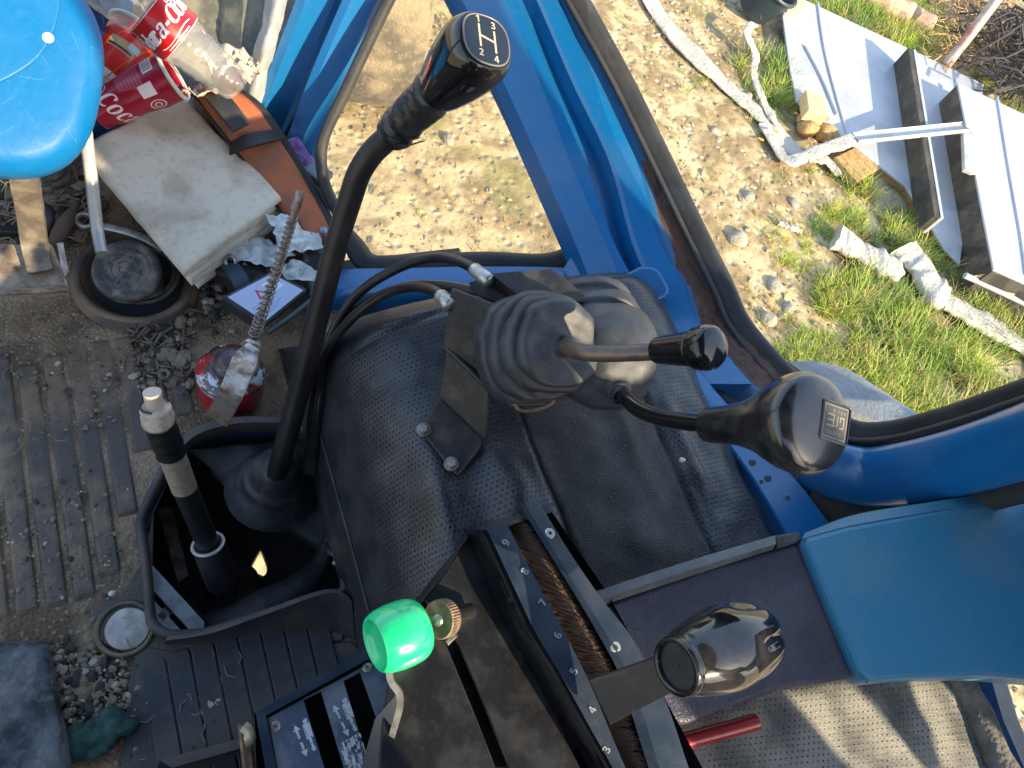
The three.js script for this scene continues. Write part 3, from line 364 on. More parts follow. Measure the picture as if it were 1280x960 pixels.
// right-hand sill: inner bar, groove, outer bar, rusty ledge
const ST = [[[540, 585, 600, 616, 630, 656, 664], -90, 0.00106], [[585, 632, 645, 662, 672, 698, 709], 0, 0.0011], [[635, 674, 687, 705, 715, 744, 764], 100, 0.00112], [[680, 712, 730, 750, 762, 795, 811], 200, 0.00112], [[724, 755, 766, 780, 790, 824, 855], 300, 0.0011], [[748, 780, 797, 806, 815, 856, 890], 360, 0.00108], [[765, 795, 812, 822, 832, 870, 902], 400, 0.001065], [[785, 812, 830, 842, 852, 905, 937], 440, 0.00104], [[810, 835, 856, 870, 882, 940, 985], 480, 0.00101]];
const st = ST.map(([xs, y, t]) => xs.map((x, k) => k === 6 ? x + 16 : x).map((x, k) => P(x, y, t * (1 - 0.00004 * (x - xs[0])))));
const lift = (p, h) => V(p.x, p.y + h, p.z);
{
  const s5 = st.slice(0, 7);
  const bar = s5.map((s) => [lift(s[0], -0.05), lift(s[0], -0.012), s[1], s[2], lift(s[2], -0.02), lift(s[2], -0.06)]);
  const B = obj('inner_sill_bar', loft(bar, 30, false, true), mBlue, cab);
  obj('sill_groove', loft(s5.map((s) => [lift(s[2], -0.021), lift(s[4], -0.03), lift(s[4], -0.055), lift(s[2], -0.055)]), 30, false, true), mBlue, cab);
  obj('outer_sill_bar', loft(st.map((s) => [lift(s[4], -0.032), lift(s[4], -0.002), lift(s[4], 0.001).lerp(s[5], 0.12), s[5], lift(s[5], -0.006), lift(s[5], -0.05)]), 30, false, true), mBlue, cab);
  // the foot that ends the inner bar
  const f = [P(772, 350, 0.00106), P(796, 338, 0.00106), P(818, 338, 0.00105), P(833, 366, 0.00105), P(830, 376, 0.00105), P(788, 394, 0.00105)];
  obj('sill_foot', plate(roundPoly(f.map((p) => lift(p, 0.010)), [0.003, 0.004, 0.012, 0.008, 0.006, 0.004]), 0.06, 0.004), mBlue, cab);
}
// the rusty ledge beside the door seal: rust flakes where the photograph shows them
const tRust = canvasTex(128, 1024, (x, w, h) => {
  const im = x.createImageData(w, h); for (let j = 0; j < h; j++) for (let i = 0; i < w; i++) { const u = i / w, v = j / h, n = fbm(u * 0.25, v, 16, 5, 161), e = fbm(u * 0.5, v, 48, 3, 163), lim = sm(0.29, 0.35, v + 0.05 * (n - 0.5)) * (0.80 + 0.14 * sm(0.5, 0.8, v)) * 1.03; const r = sm(0.0, 0.10, u - (1.0 - lim) + (n - 0.5) * 0.45), halo = sm(-0.14, 0.02, u - (1.0 - lim) + (n - 0.5) * 0.45);
    let c = mix3(BLUE, [0.14, 0.20, 0.22], 0.6 * halo * e); c = mix3(c, mix3([0.06, 0.028, 0.018], [0.17, 0.082, 0.05], e * 1.2 - 0.1), r); if (r > 0.5 && e > 0.62 && n > 0.5) c = [0.03, 0.02, 0.018]; const o = (j * w + i) * 4; for (let k = 0; k < 3; k++) im.data[o + k] = 255 * enc(Math.min(1, Math.max(0, c[k]))); im.data[o + 3] = 255; } x.putImageData(im, 0, 0); });
tRust.flipY = false;
{ const ext = [...st.map((s) => [lift(s[5], -0.004), lift(s[6], -0.004)]), [P(985, 505, 0.00097), P(1040, 540, 0.00096)]];
  const a = ext.map((s) => s[0]), b = ext.map((s) => s[1]), ca = curveOf(a), cb = curveOf(b), n = 120;
  const g = grid((u, v) => { const p = ca.getPoint(v).lerp(cb.getPoint(v), u); const r = sm(0.5, 0.7, v) * (fbm3(u * 9, v * 60, 5) - 0.5); return lift(p, r * 0.006); }, 12, n, true);
  obj('sill_ledge', g, M({ map: tRust, roughness: 0.55, bumpMap: tDirtB, bumpScale: 0.0006 }), cab); }
// inner plate beside the hump, with a few paint chips
const plateP = [P(792, 452, 0.00104), P(842, 440, 0.00103), P(882, 478, 0.00101), P(960, 552, 0.00098), P(1012, 600, 0.00096), P(1075, 652, 0.00092), P(1005, 690, 0.00092), P(985, 668, 0.00093), P(938, 602, 0.00096), P(880, 528, 0.00099)];
obj('sill_plate', plate(roundPoly(plateP.map((p) => V(p.x, 0.262, p.z)), 0.004, 2), 0.03, 0.003), mBlue, cab);
{ const mC = M({ color: [0.05, 0.06, 0.075], roughness: 0.8 }); [[941, 578, 0.0055], [924, 573, 0.003], [960, 598, 0.006], [985, 622, 0.004], [952, 602, 0.003]].forEach(([x, y, r], i) => obj('paint_chip', sheet(Y(x, y, 0.2628), V(r, 0, 0), V(0, 0, r * 0.8), 0.0003, 300 + i, 0.3, 12), mC, cab)); }
obj('sill_underlay', plate([[800, 420], [900, 420], [1010, 500], [1120, 600], [1120, 720], [985, 700], [850, 520]].map(([x, y]) => Y(x, y, 0.235)), 0.02, 0.002), mBlueDark, cab);
// gap seal between plate and outer bar
obj('sill_seal', tube(PT([[846, 440, 0.00105], [880, 472, 0.00103], [930, 512, 0.001], [1000, 566, 0.00097]]).map((p) => lift(p, -0.008)), 0.008, 20, 10), mSeal, cab);
// the door window: seal, glass
const sealPath = PT([[672, -90, 0.00107], [721, 0, 0.0011], [776, 100, 0.00112], [825, 200, 0.00112], [873, 300, 0.0011], [903, 360, 0.00108], [920, 400, 0.00107], [952, 442, 0.00105], [990, 482, 0.00102], [1030, 520, 0.00101], [1068, 542, 0.00099], [1112, 543, 0.00096], [1180, 527, 0.0009], [1280, 494, 0.00081], [1400, 450, 0.0007]]);
const win = obj('door_window_seal', sweep(ring(0.0165, 0.012, 16, 3), sealPath, V(-0.8, 0.6, 0.15), 90), mSeal, cab);
obj('seal_lip', sweep(ring(0.004, 0.006, 10), sealPath.map((p) => p.clone().add(V(-0.017, 0.002, 0.004))), V(-0.8, 0.6, 0.15), 90), mSeal, win);
{ const p1 = sealPath[1], p2 = sealPath[8], p3 = sealPath[13], n = p2.clone().sub(p1).cross(p3.clone().sub(p2)).normalize(), on = (p) => p.clone().addScaledVector(n, -p.clone().sub(p1).dot(n));
  obj('door_glass', plate([...sealPath.slice(0, 14).map(on), on(p3.clone().add(V(0, 0.95, 0.02))), on(sealPath[0].clone().add(V(0, 1.05, -0.02)))], 0, 0), mGlass, win); }
// rear door post of rounded blue steel, and the door gap below it
const postPath = PT([[1010, 574, 0.00099], [1042, 588, 0.00098], [1085, 596, 0.00096], [1140, 590, 0.00091], [1210, 574, 0.00085], [1290, 549, 0.00078], [1420, 500, 0.00066]]);
obj('door_post', sweep(ring(0.036, 0.022, 20, 2.6), postPath, V(-0.75, 0.62, 0.2), 50), mBlue, cab);
obj('door_gap_seal', sweep(ring(0.022, 0.014, 14), PT([[1012, 614, 0.00099], [1050, 634, 0.00098], [1100, 640, 0.00096], [1180, 627, 0.000905], [1290, 599, 0.00083], [1420, 556, 0.00072]]), V(-0.7, 0.7, 0.2), 40), mSeal, cab);
// outside ledge below the door, pale and flaking
{ const mLed = M({ map: worn([0.28, 0.31, 0.33], [0.10, 0.11, 0.12], 0.5, 170, 0.4, 4), roughness: 0.6, bumpMap: tDirtB, bumpScale: 0.001 });
  const rows = [[[985, 452], [1010, 470], [1045, 505]], [[1020, 452], [1050, 476], [1080, 520]], [[1060, 462], [1095, 490], [1115, 530]], [[1098, 485], [1125, 505], [1150, 528]], [[1130, 506], [1146, 516], [1165, 526]]].map((r) => r.map(([x, y], k) => P(x, y, 0.00116 - k * 0.00003)));
  obj('outer_step_ledge', loft(rows.map((r) => [lift(r[0], -0.02), r[0], r[1], r[2], lift(r[2], -0.03)]), 20, false, true), mLed, cab); }
// the lower front window: pane, rubber, left posts, bottom rail
const wBL = P(455, 325, 0.00122), wBR = P(716, 318, 0.001205), wTR = P(590, 0, 0.00112), wN = wBR.clone().sub(wBL).cross(wTR.clone().sub(wBL)).normalize();
const WP = (x, y) => PL(x, y, wN, wBL);
{ const edge = [WP(518, -60), WP(486, 0), WP(433, 112), WP(403, 180), WP(404, 222), WP(420, 262), WP(440, 302), WP(460, 329), WP(500, 331), WP(600, 327), WP(690, 328), WP(716, 316), WP(722, 296)];
  obj('lower_window_seal', sweep(ring(0.0085, 0.012, 14, 3), edge, wN, 70, true, (s) => 0.9 + 0.9 * sm(0.5, 0.56, s) - 0.5 * sm(0.96, 1, s)), mSeal, cab);
  const pane = [WP(505, -60), WP(488, 0), WP(411, 196), WP(436, 296), WP(456, 326), WP(600, 321), WP(716, 322), WP(722, 300), WP(660, 160), WP(600, 0), WP(575, -60)];
  const w = obj('lower_window_glass', plate(pane, 0, 0), MP({ color: [0.84, 0.83, 0.80], transmission: 1, thickness: 0, roughness: 0.26, ior: 1.45, specularIntensity: 0.5 }), cab);
  obj('bottom_rail', sweep([[-0.02, 0.014], [0.012, 0.02], [0.03, 0.008], [0.034, -0.05], [-0.022, -0.05]], PT([[380, 376, 0.0012], [430, 358, 0.00121], [500, 356, 0.0012], [600, 354, 0.00118], [720, 358, 0.00115], [790, 376, 0.0011]]), V(0, 1, 0.15), 30), mBlue, cab);
  obj('sill_gusset', plate([P(702, 338, 0.00113), P(728, 296, 0.00113), P(800, 400, 0.00107), P(790, 420, 0.00106), P(742, 384, 0.0011)], 0.02, 0.003), mBlue, cab);
  // corner posts: two blue ribs with a dark groove between
  const rib = (l, w2, h) => sweep([[-w2, -h], [w2, -h], [w2, h * 0.6], [w2 * 0.6, h], [-w2 * 0.6, h], [-w2, h * 0.6]], PT(l), V(-0.25, 0.55, 0.8), 16, false);
  obj('corner_post', rib([[494, -90, 0.00110], [454, 0, 0.00115], [410, 100, 0.0012], [376, 190, 0.00125], [350, 262, 0.0013]], 0.026, 0.016), mBlue, cab);
  obj('corner_post', rib([[438, -90, 0.00111], [400, 0, 0.00117], [364, 90, 0.00123], [330, 175, 0.00129]], 0.030, 0.016), mBlue, cab);
  obj('post_groove', sweep([[-0.03, -0.006], [0.03, -0.006], [0.03, 0.006], [-0.03, 0.006]], PT([[468, -90, 0.00113], [428, 0, 0.00119], [388, 100, 0.00124], [356, 180, 0.00129]]), V(-0.25, 0.55, 0.8), 12, false), mRubberDark, cab);
}
// front wall, dirty front pane
const mDirtyPane = MP({ map: worn([0.13, 0.135, 0.11], [0.30, 0.28, 0.21], 1.0, 181, 0.16, 10, 512), roughness: 0.35, transmission: 0.12, thickness: 0 });
{ const z = -1.0;
  obj('front_wall', plate([V(-0.85, 0, z), V(0.02, 0, z), V(0.02, 0.42, z), V(-0.85, 0.42, z)], 0.03, 0.004, [], V(0, 0, 1)), mBlueDark, cab);
  obj('front_pane', plate([P(135, -50, 0.00123), P(110, 120, 0.0013), P(330, 190, 0.0013), P(372, 60, 0.00126), P(392, -60, 0.0012)], 0.004, 0.001), mDirtyPane, cab);
  obj('front_wall_post', sweep([[-0.03, -0.015], [0.03, -0.015], [0.026, 0.012], [-0.026, 0.012]], PT([[152, -60, 0.00118], [138, 20, 0.00124], [122, 110, 0.0013]]), V(0, 0.5, 0.8), 8, false), mBlueDark, cab);
  tag(obj('plastic_film', wob(grid((u, v) => P(lerp(352, 378, u) - 52 * v, lerp(-70, 128, v), lerp(0.00112, 0.00124, v) - 0.00002 * Math.sin(u * 3.1)), 10, 30), 0.004, 30, 6), MP({ map: worn([0.55, 0.58, 0.6], [0.8, 0.8, 0.78], 0.9, 187, 0.1, 30), roughness: 0.35, transmission: 0.55, thickness: 0 })), 'dusty translucent plastic film hanging on the front corner post', 'plastic film');
  obj('front_lower_rail', sweep(ring(0.02, 0.03, 12, 3), [V(-0.85, 0.03, -0.985), V(-0.3, 0.03, -0.985), V(0.26, 0.03, -0.95)], V(0, 1, 0), 10), mBlueDark, cab);
}
// shell outside the frame: roof, posts, rear and side walls, which let the low sun in only through the rear glass
{ const slab = (n, a, b, m = mBlueDark) => obj(n, box(b[0] - a[0], b[1] - a[1], b[2] - a[2], V((a[0] + b[0]) / 2, (a[1] + b[1]) / 2, (a[2] + b[2]) / 2), 0.008), m, cab);
  slab('roof', [-0.85, 1.62, -0.95], [0.86, 1.70, 0.9]);
  slab('rear_wall', [-0.8, 0, 0.8], [0.68, 0.60, 0.84]); slab('rear_corner_post', [0.685, 0, 0.78], [0.775, 1.62, 0.86]); slab('rear_corner_post', [-0.82, 0, 0.8], [-0.72, 1.62, 0.86]);
  slab('front_corner_post', [-0.82, 0, -0.98], [-0.74, 1.62, -0.9]);
  slab('rear_bar', [0.777, 0.75, 0.80], [0.90, 1.0, 0.84]); slab('side_panel', [0.85, 0.33, 0.0], [0.87, 0.86, 0.585]); slab('side_bar', [0.85, 0.66, 0.585], [0.87, 0.86, 0.80]);
  obj('front_corner_post', sweep(ring(0.03, 0.03, 12, 4), [sealPath[0].clone().add(V(-0.03, 0, -0.02)), V(0.6, 1.0, -0.88), V(0.6, 1.62, -0.88)], V(0, 0, 1), 12), mBlue, cab);
  slab('left_sill', [-0.82, -0.02, -0.98], [-0.78, 0.06, 0.8]); }
{ const s = thing('driver_seat', 'black driver seat with high backrest standing behind the console', 'seat'); obj('cushion', box(0.5, 0.12, 0.42, V(-0.22, 0.40, 0.34), 0.03), mPlum, s); obj('backrest', box(0.62, 0.56, 0.11, V(0.0, 0.70, 0.55), 0.04), mPlum, s); obj('pedestal', box(0.3, 0.33, 0.3, V(-0.22, 0.165, 0.36), 0.01), mBlackPaint, s); settle(s); }

// ================================================================ FLOOR: mat, hatch, pedals
const UPY = V(0, 1, 0), XA = V(1, 0, 0), ZA = V(0, 0, 1);
{
  const mat = thing('floor_mat', 'ribbed black rubber floor mat with sandy dirt packed between its ribs', 'floor mat');
  const rim = [V(-0.62, -0.004, -0.94), V(0.24, -0.004, -0.94), V(0.27, -0.004, -0.62), V(0.20, -0.004, -0.40), V(0.20, -0.004, 0.3), V(-0.62, -0.004, 0.3)];
  obj('mat_base', plate(rim, 0.008, 0.001, [down(HATCH, 0.004)]), mDirt, mat);
  const ribG = [0, 1, 2].map((k) => { const L = 1, g = grid((u, v) => { const a = u * 2 - 1, e = 1 - Math.pow(Math.abs(v * 2 - 1), 40), x = a * 0.0116; return V(x, 0.0052 * Math.pow(Math.max(0, 1 - Math.abs(a) ** 6), 0.5) * Math.pow(Math.max(0, e), 0.5) - 0.0035, (v - 0.5) * L); }, 10, 60); return norm(g); });
  const rib = (x, z0, z1, h = 1) => { const o = obj('rib', ribG[0].clone(), mMat, mat), s = z1 - z0, p = o.geometry.attributes.position, uv = o.geometry.attributes.uv; for (let i = 0; i < p.count; i++) { const z = p.getZ(i) * s; let y = p.getY(i); y = y < -0.003 ? y : y - 0.0012 - 0.0026 * sm(0.35, 0.6, fbm3((x + p.getX(i)) * 14, ((z0 + z1) / 2 + z) * 9, 12)) * sm(-0.36, -0.46, (z0 + z1) / 2 + z); p.setXYZ(i, p.getX(i), y * h, z); uv.setXY(i, x + p.getX(i), z0 + s / 2 + z); } o.geometry.computeVertexNormals(); o.position.set(x, 0, (z0 + z1) / 2); };
  for (let k = 0; k <= 9; k++) rib(-0.0893 - k * 0.0287, -0.60 + (k % 3) * 0.01, -0.262 + (k > 3 ? 0.0 : 0) + (k === 0 ? -0.02 : 0));
  for (const [x, a, b] of [[-0.0606, -0.60, -0.35], [-0.032, -0.60, -0.43], [-0.0033, -0.58, -0.46], [0.0254, -0.57, -0.47]]) rib(x, a, b);
  obj('mat_border', plate(roundPoly(YT([[176, 806], [300, 826], [438, 800], [470, 830], [330, 900], [190, 985], [150, 985], [160, 850]], 0.0015), 0.004, 2), 0.006, 0.002), mMatClean, mat);
  for (let k = 0; k < 8; k++) { const x = -0.06 + k * 0.0262, z0 = -0.182 + Math.abs(k - 3.5) * 0.003; obj('rib', plate(roundPoly([V(x - 0.0122, 0.004, z0), V(x + 0.0122, 0.004, z0), V(x + 0.0122, 0.004, 0.02), V(x - 0.0122, 0.004, 0.02)], 0.006, 3), 0.004, 0.0012, [], UPY), mMatClean, mat); }
  // smooth border about the hatch and the cap
  obj('mat_border', plate(roundPoly(YT([[148, 745], [178, 700], [190, 640], [176, 655], [184, 714], [191, 785], [212, 801], [420, 748], [430, 800], [300, 822], [200, 836], [118, 800], [112, 760]], 0.001), 0.004, 2), 0.006, 0.002), mMat, mat);
  const lip = down(HATCH, -0.008); obj('hatch_lip', sweep(ring(0.006, 0.014, 12, 2.6), [...lip, lip[0]], UPY, 120), mMatClean, mat);
  obj('hatch_lip', loft([[Y(205, 806, 0), Y(206, 801, 0.03), Y(210, 795, 0.03), Y(214, 796, 0)], [Y(262, 806, 0), Y(262, 792, 0.035), Y(264, 787, 0.035), Y(266, 790, 0)], [Y(335, 792, 0), Y(332, 768, 0.042), Y(331, 762, 0.042), Y(330, 768, 0)], [Y(420, 792, 0), Y(418, 741, 0.05), Y(416, 736, 0.05), Y(410, 744, 0)], [Y(444, 800, 0), Y(440, 752, 0.05), Y(434, 744, 0.05), Y(428, 744, 0)]], 24, false, true), mMatClean, mat);
  obj('hatch_lip', loft([[Y(198, 590, 0), Y(200, 582, 0.02), Y(208, 584, 0.02), Y(214, 592, 0)], [Y(232, 552, 0), Y(234, 540, 0.035), Y(242, 546, 0.035), Y(246, 556, 0)], [Y(290, 534, 0), Y(288, 522, 0.04), Y(290, 530, 0.04), Y(294, 542, 0)], [Y(365, 532, 0), Y(360, 522, 0.04), Y(362, 528, 0.04), Y(366, 540, 0)]], 20, false, true), mMatClean, mat);
  const cap = Y(157, 786, 0.001); obj('cap_collar', lathe(soft([[0.027, -0.002], [0.0268, 0.003], [0.0285, 0.0042], [0.031, 0.0035], [0.033, 0]]), cap, UPY, 40), mMat, mat);
  settle(mat);
  const fc = obj('metal_disc', wob(lathe([[0.0005, 0.0035], [0.012, 0.0038], [0.022, 0.0034], [0.0238, 0.002], [0.0238, -0.003]], Y(160, 786, 0.0015), UPY, 40), 0.0009, 60, 9), M({ map: worn([0.50, 0.47, 0.43], [0.26, 0.22, 0.18], 0.7, 183, 0.06, 30), metalness: 0.3, roughness: 0.45 })); tag(fc, 'round grey metal disc sunk in the floor mat beside the hatch', 'disc');
  const fp = obj('rubber_flap', wob(pad([Y(-60, 800, 0.018), Y(62, 802, 0.02), Y(96, 985, 0.02), Y(-60, 985, 0.02)], 0.03, 3, 0.006, UPY, 40), 0.003, 26, 3), M({ map: worn([0.030, 0.034, 0.045], [0.19, 0.18, 0.18], 0.95, 184, 0.22, 30), roughness: 0.5, bumpMap: tBump, bumpScale: 0.0015 })); tag(fp, 'worn dusty black rubber flap at the bottom left of the mat', 'rubber flap');
  const sp = obj('sponge_lump', wob(stone(0.030, 260, 0.4, 5), 0.008, 110, 5), M({ map: worn([0.018, 0.06, 0.05], [0.05, 0.10, 0.08], 0.8, 185, 0.03), roughness: 0.9 })); sp.position.copy(Y(125, 917, 0.008)); tag(sp, 'dark green crumbly sponge lump beside the worn rubber flap', 'sponge');
}
{ // under the hatch
  const gb = thing('gearbox_housing', 'dark greasy gearbox housing deep under the floor hatch', 'gearbox'), y = -0.2;
  obj('housing_top', plate([V(-0.34, y, -0.7), V(0.5, y, -0.7), V(0.5, y, 0.2), V(-0.34, y, 0.2)], 0.02, 0.001, [[Y(326, 683, y), Y(335, 706, y), Y(334, 716, y), Y(320, 733, y), Y(309, 714, y)]], UPY), mRubberDark, gb);
  for (const [a, b] of [[[-0.34, -0.7], [-0.32, 0.2]], [[0.48, -0.7], [0.5, 0.2]], [[-0.32, -0.7], [0.48, -0.68]], [[-0.32, 0.18], [0.48, 0.2]]]) obj('housing_side', box(b[0] - a[0], 0.17, b[1] - a[1], V((a[0] + b[0]) / 2, y + 0.09, (a[1] + b[1]) / 2), 0.001), mRubberDark, gb);
  obj('rusty_bracket', plate([Y(196, 636, -0.12), Y(215, 632, -0.12), Y(236, 720, -0.12), Y(222, 730, -0.12)], 0.01, 0.002), mRustSteel, gb);
  obj('shift_boot', wob(lathe(soft([[0.062, -0.09], [0.056, -0.07], [0.05, -0.055], [0.05, -0.03], [0.036, -0.015], [0.024, 0.0]]), Y(276, 728, -0.13), V(-0.1, 1, -0.3), 40), 0.008, 26, 6), mRubberDark, gb);
  obj('rubber_gaiter', wob(pad([Y(228, 560, -0.012), Y(400, 545, -0.01), Y(420, 700, -0.06), Y(322, 640, -0.05)], 0.018, 5, 0.006), 0.006, 20, 8), mRubber, gb);
  obj('rubber_gaiter', wob(tube([Y(262, 790, -0.07), Y(310, 775, -0.06), Y(362, 752, -0.05), Y(404, 700, -0.06), Y(420, 640, -0.05)], (s) => 0.022 + 0.01 * Math.sin(s * 6), 30, 14), 0.008, 24, 9), mRubberDark, gb); settle(gb);
  const rl = thing('slotted_rail', 'pale painted slotted metal rail lying down in the hatch beside the cap', 'rail'); const mR = M({ map: worn([0.72, 0.76, 0.80], [0.3, 0.27, 0.24], 0.5, 186, 0.08, 30), roughness: 0.45, metalness: 0.2 });
  const bar = (a, b, w) => { const A = Y(...a), B = Y(...b), d = B.clone().sub(A).normalize(), s = d.clone().cross(UPY).normalize().multiplyScalar(w); return plate([A.clone().add(s), B.clone().add(s), B.clone().sub(s), A.clone().sub(s)], 0.008, 0.001); };
  obj('rail_flange', bar([176, 706, -0.07], [262, 800, -0.07], 0.0095), mR, rl); obj('rail_flange', bar([178, 750, -0.078], [234, 812, -0.078], 0.0095), mR, rl); obj('rail_web', bar([172, 724, -0.086], [250, 812, -0.086], 0.006), mRubberDark, rl); obj('rail_web', bar([206, 758, -0.078], [215, 767, -0.078], 0.014), mR, rl); settle(rl);
}
// scattered floor litter
{
  const bits = [[], [], [], []], sticks = []; seed = 501;
  const put = (x, y, s, k, h = 0) => { const r = s * rnd(0.6, 1.3), g = new THREE.IcosahedronGeometry(r, 1), p = g.attributes.position; for (let i = 0; i < p.count; i++) { const f = 0.75 + 0.5 * h2(Math.round(p.getX(i) / r * 9), Math.round(p.getY(i) / r * 9) + Math.round(p.getZ(i) / r * 9) * 7, k); p.setXYZ(i, p.getX(i) * f * 1.2, p.getY(i) * f * 0.6, p.getZ(i) * f * 0.9); } g.rotateY(rnd(6.28)); g.computeVertexNormals(); const q = Y(x, y, r * 0.3 + h); g.translate(q.x, q.y, q.z); bits[k].push(norm(g)); };
  const spot = (n, x0, y0, x1, y1, s, w = [0.5, 0.3, 0.15, 0.05], h = 0) => { for (let i = 0; i < n; i++) { const a = rnd(); let k = 0, t = w[0]; while (a > t && k < 3) t += w[++k]; const gx = (rnd() + rnd()) / 2, gy = (rnd() + rnd()) / 2; put(lerp(x0, x1, gx), lerp(y0, y1, gy), s * (k === 3 ? 0.6 : 1) * (0.4 + Math.pow(rnd(), 3) * 1.3), k, h); } };
  spot(700, 40, 790, 180, 920, 0.0026); spot(160, 55, 820, 130, 890, 0.0036, [0.4, 0.3, 0.2, 0.1]); spot(260, 160, 395, 250, 490, 0.0045, [0.45, 0.45, 0.1, 0]); spot(300, -20, 370, 260, 560, 0.0019, [0.6, 0.33, 0.06, 0.01]); spot(260, -20, 560, 180, 790, 0.0019, [0.6, 0.3, 0.08, 0.02]); spot(200, 150, 830, 320, 960, 0.0028, [0.4, 0.35, 0.15, 0.1]); spot(160, 225, 340, 300, 420, 0.004, [0.5, 0.4, 0.1, 0]);
  spot(320, -30, 205, 115, 310, 0.0065, [0.4, 0.6, 0, 0]); spot(120, 60, 230, 130, 300, 0.007, [0.3, 0.7, 0, 0]); spot(40, 400, 600, 440, 720, 0.003, [0.3, 0.4, 0.2, 0.1], 0.0);
  for (let k = 0; k < 62; k++) { const far = k < 44, x = far ? rnd(0, 250) : rnd(60, 330), y = far ? rnd(380, 560) : rnd(800, 950), a = rnd(6.28), l = rnd(0.006, 0.022), p = Y(x, y, 0.004); sticks.push(tube([p, p.clone().add(V(Math.cos(a) * l * 0.5, rnd(0.0005, 0.003), Math.sin(a) * l * 0.5)), p.clone().add(V(Math.cos(a + 0.5) * l, 0.001, Math.sin(a + 0.5) * l))], 0.0006, 4, 4, true)); }
  for (let k = 0; k < 60; k++) { const p = Y(rnd(-20, 110), rnd(205, 310), 0.008), a = rnd(6.28), l = rnd(0.01, 0.04); sticks.push(tube([p, p.clone().add(V(Math.cos(a) * l * 0.5, rnd(0.0005, 0.006), Math.sin(a) * l * 0.5)), p.clone().add(V(Math.cos(a + 0.4) * l, 0.001, Math.sin(a + 0.4) * l))], 0.0011, 4, 5, true)); }
  const names = [['crumbs', 'sandy brown crumbs of soil scattered over the floor mat', [0.24, 0.18, 0.12], 'soil'], ['grit', 'dark grey grit and rubber crumbs scattered over the floor mat', [0.06, 0.052, 0.046], 'grit'], ['chips', 'pale beige stone chips scattered over the floor mat', [0.42, 0.36, 0.28], 'chips'], ['flakes', 'tiny white flakes scattered over the floor mat', [0.5, 0.47, 0.41], 'flakes']];
  names.forEach(([n, l, c, k], i) => tag(obj(n, bits[i], M({ color: c, roughness: 0.9 })), l, k, null, 'stuff'));
  tag(obj('dry_stems', sticks, M({ color: [0.30, 0.235, 0.16], roughness: 0.9 })), 'thin dry straw stems lying in the floor dirt', 'straw', null, 'stuff');
  const sc = []; for (let k = 0; k < 34; k++) { const p = Y(rnd(168, 236), rnd(405, 482), 0.007), a = rnd(6.28), d = V(Math.cos(a), rnd(-0.2, 0.3), Math.sin(a)), l = rnd(0.010, 0.022); sc.push(tube([p, p.clone().addScaledVector(d, l)], 0.0018, 1, 6, true)); sc.push(lathe([[0.0001, 0.002], [0.004, 0.002], [0.0042, 0], [0.0001, 0]], p, d.clone().negate(), 6)); }
  tag(obj('screws', sc, mRustSteel), 'heap of rusty screws and nuts between the pedal dish and the red can', 'screws', null, 'stuff');
  const wsh = obj('washer', lathe([[0.0035, 0], [0.0075, 0], [0.008, 0.001], [0.0075, 0.002], [0.0035, 0.002], [0.0035, 0]], Y(205, 468, 0.012), V(0.1, 1, 0.2), 20), mRustSteel); tag(wsh, 'rusty ring washer on top of the screw heap', 'washer');
  tag(obj('wood_stick', wob(tube([Y(66, 306, 0.03), Y(80, 282, 0.035), Y(97, 252, 0.03)], (s) => 0.008 + 0.003 * Math.sin(s * 5), 10, 10), 0.003, 60, 3), M({ color: [0.13, 0.09, 0.06], roughness: 0.9 })), 'short brown broken stick behind the square pedal', 'stick');
  tag(obj('black_hose', tube([Y(30, 270, 0.02), Y(52, 258, 0.025), Y(62, 275, 0.03), Y(50, 296, 0.02), Y(20, 300, 0.02)], 0.007, 24, 10), mRubber), 'curled black rubber hose in the litter behind the pedal', 'hose');
  tag(obj('stone_chip', stone(0.0035, 281, 0.7), M({ color: [0.7, 0.68, 0.63], roughness: 0.8 })), 'single white chip on the mat above the round metal cap', 'chip').position.copy(Y(140, 742, 0.006));
}
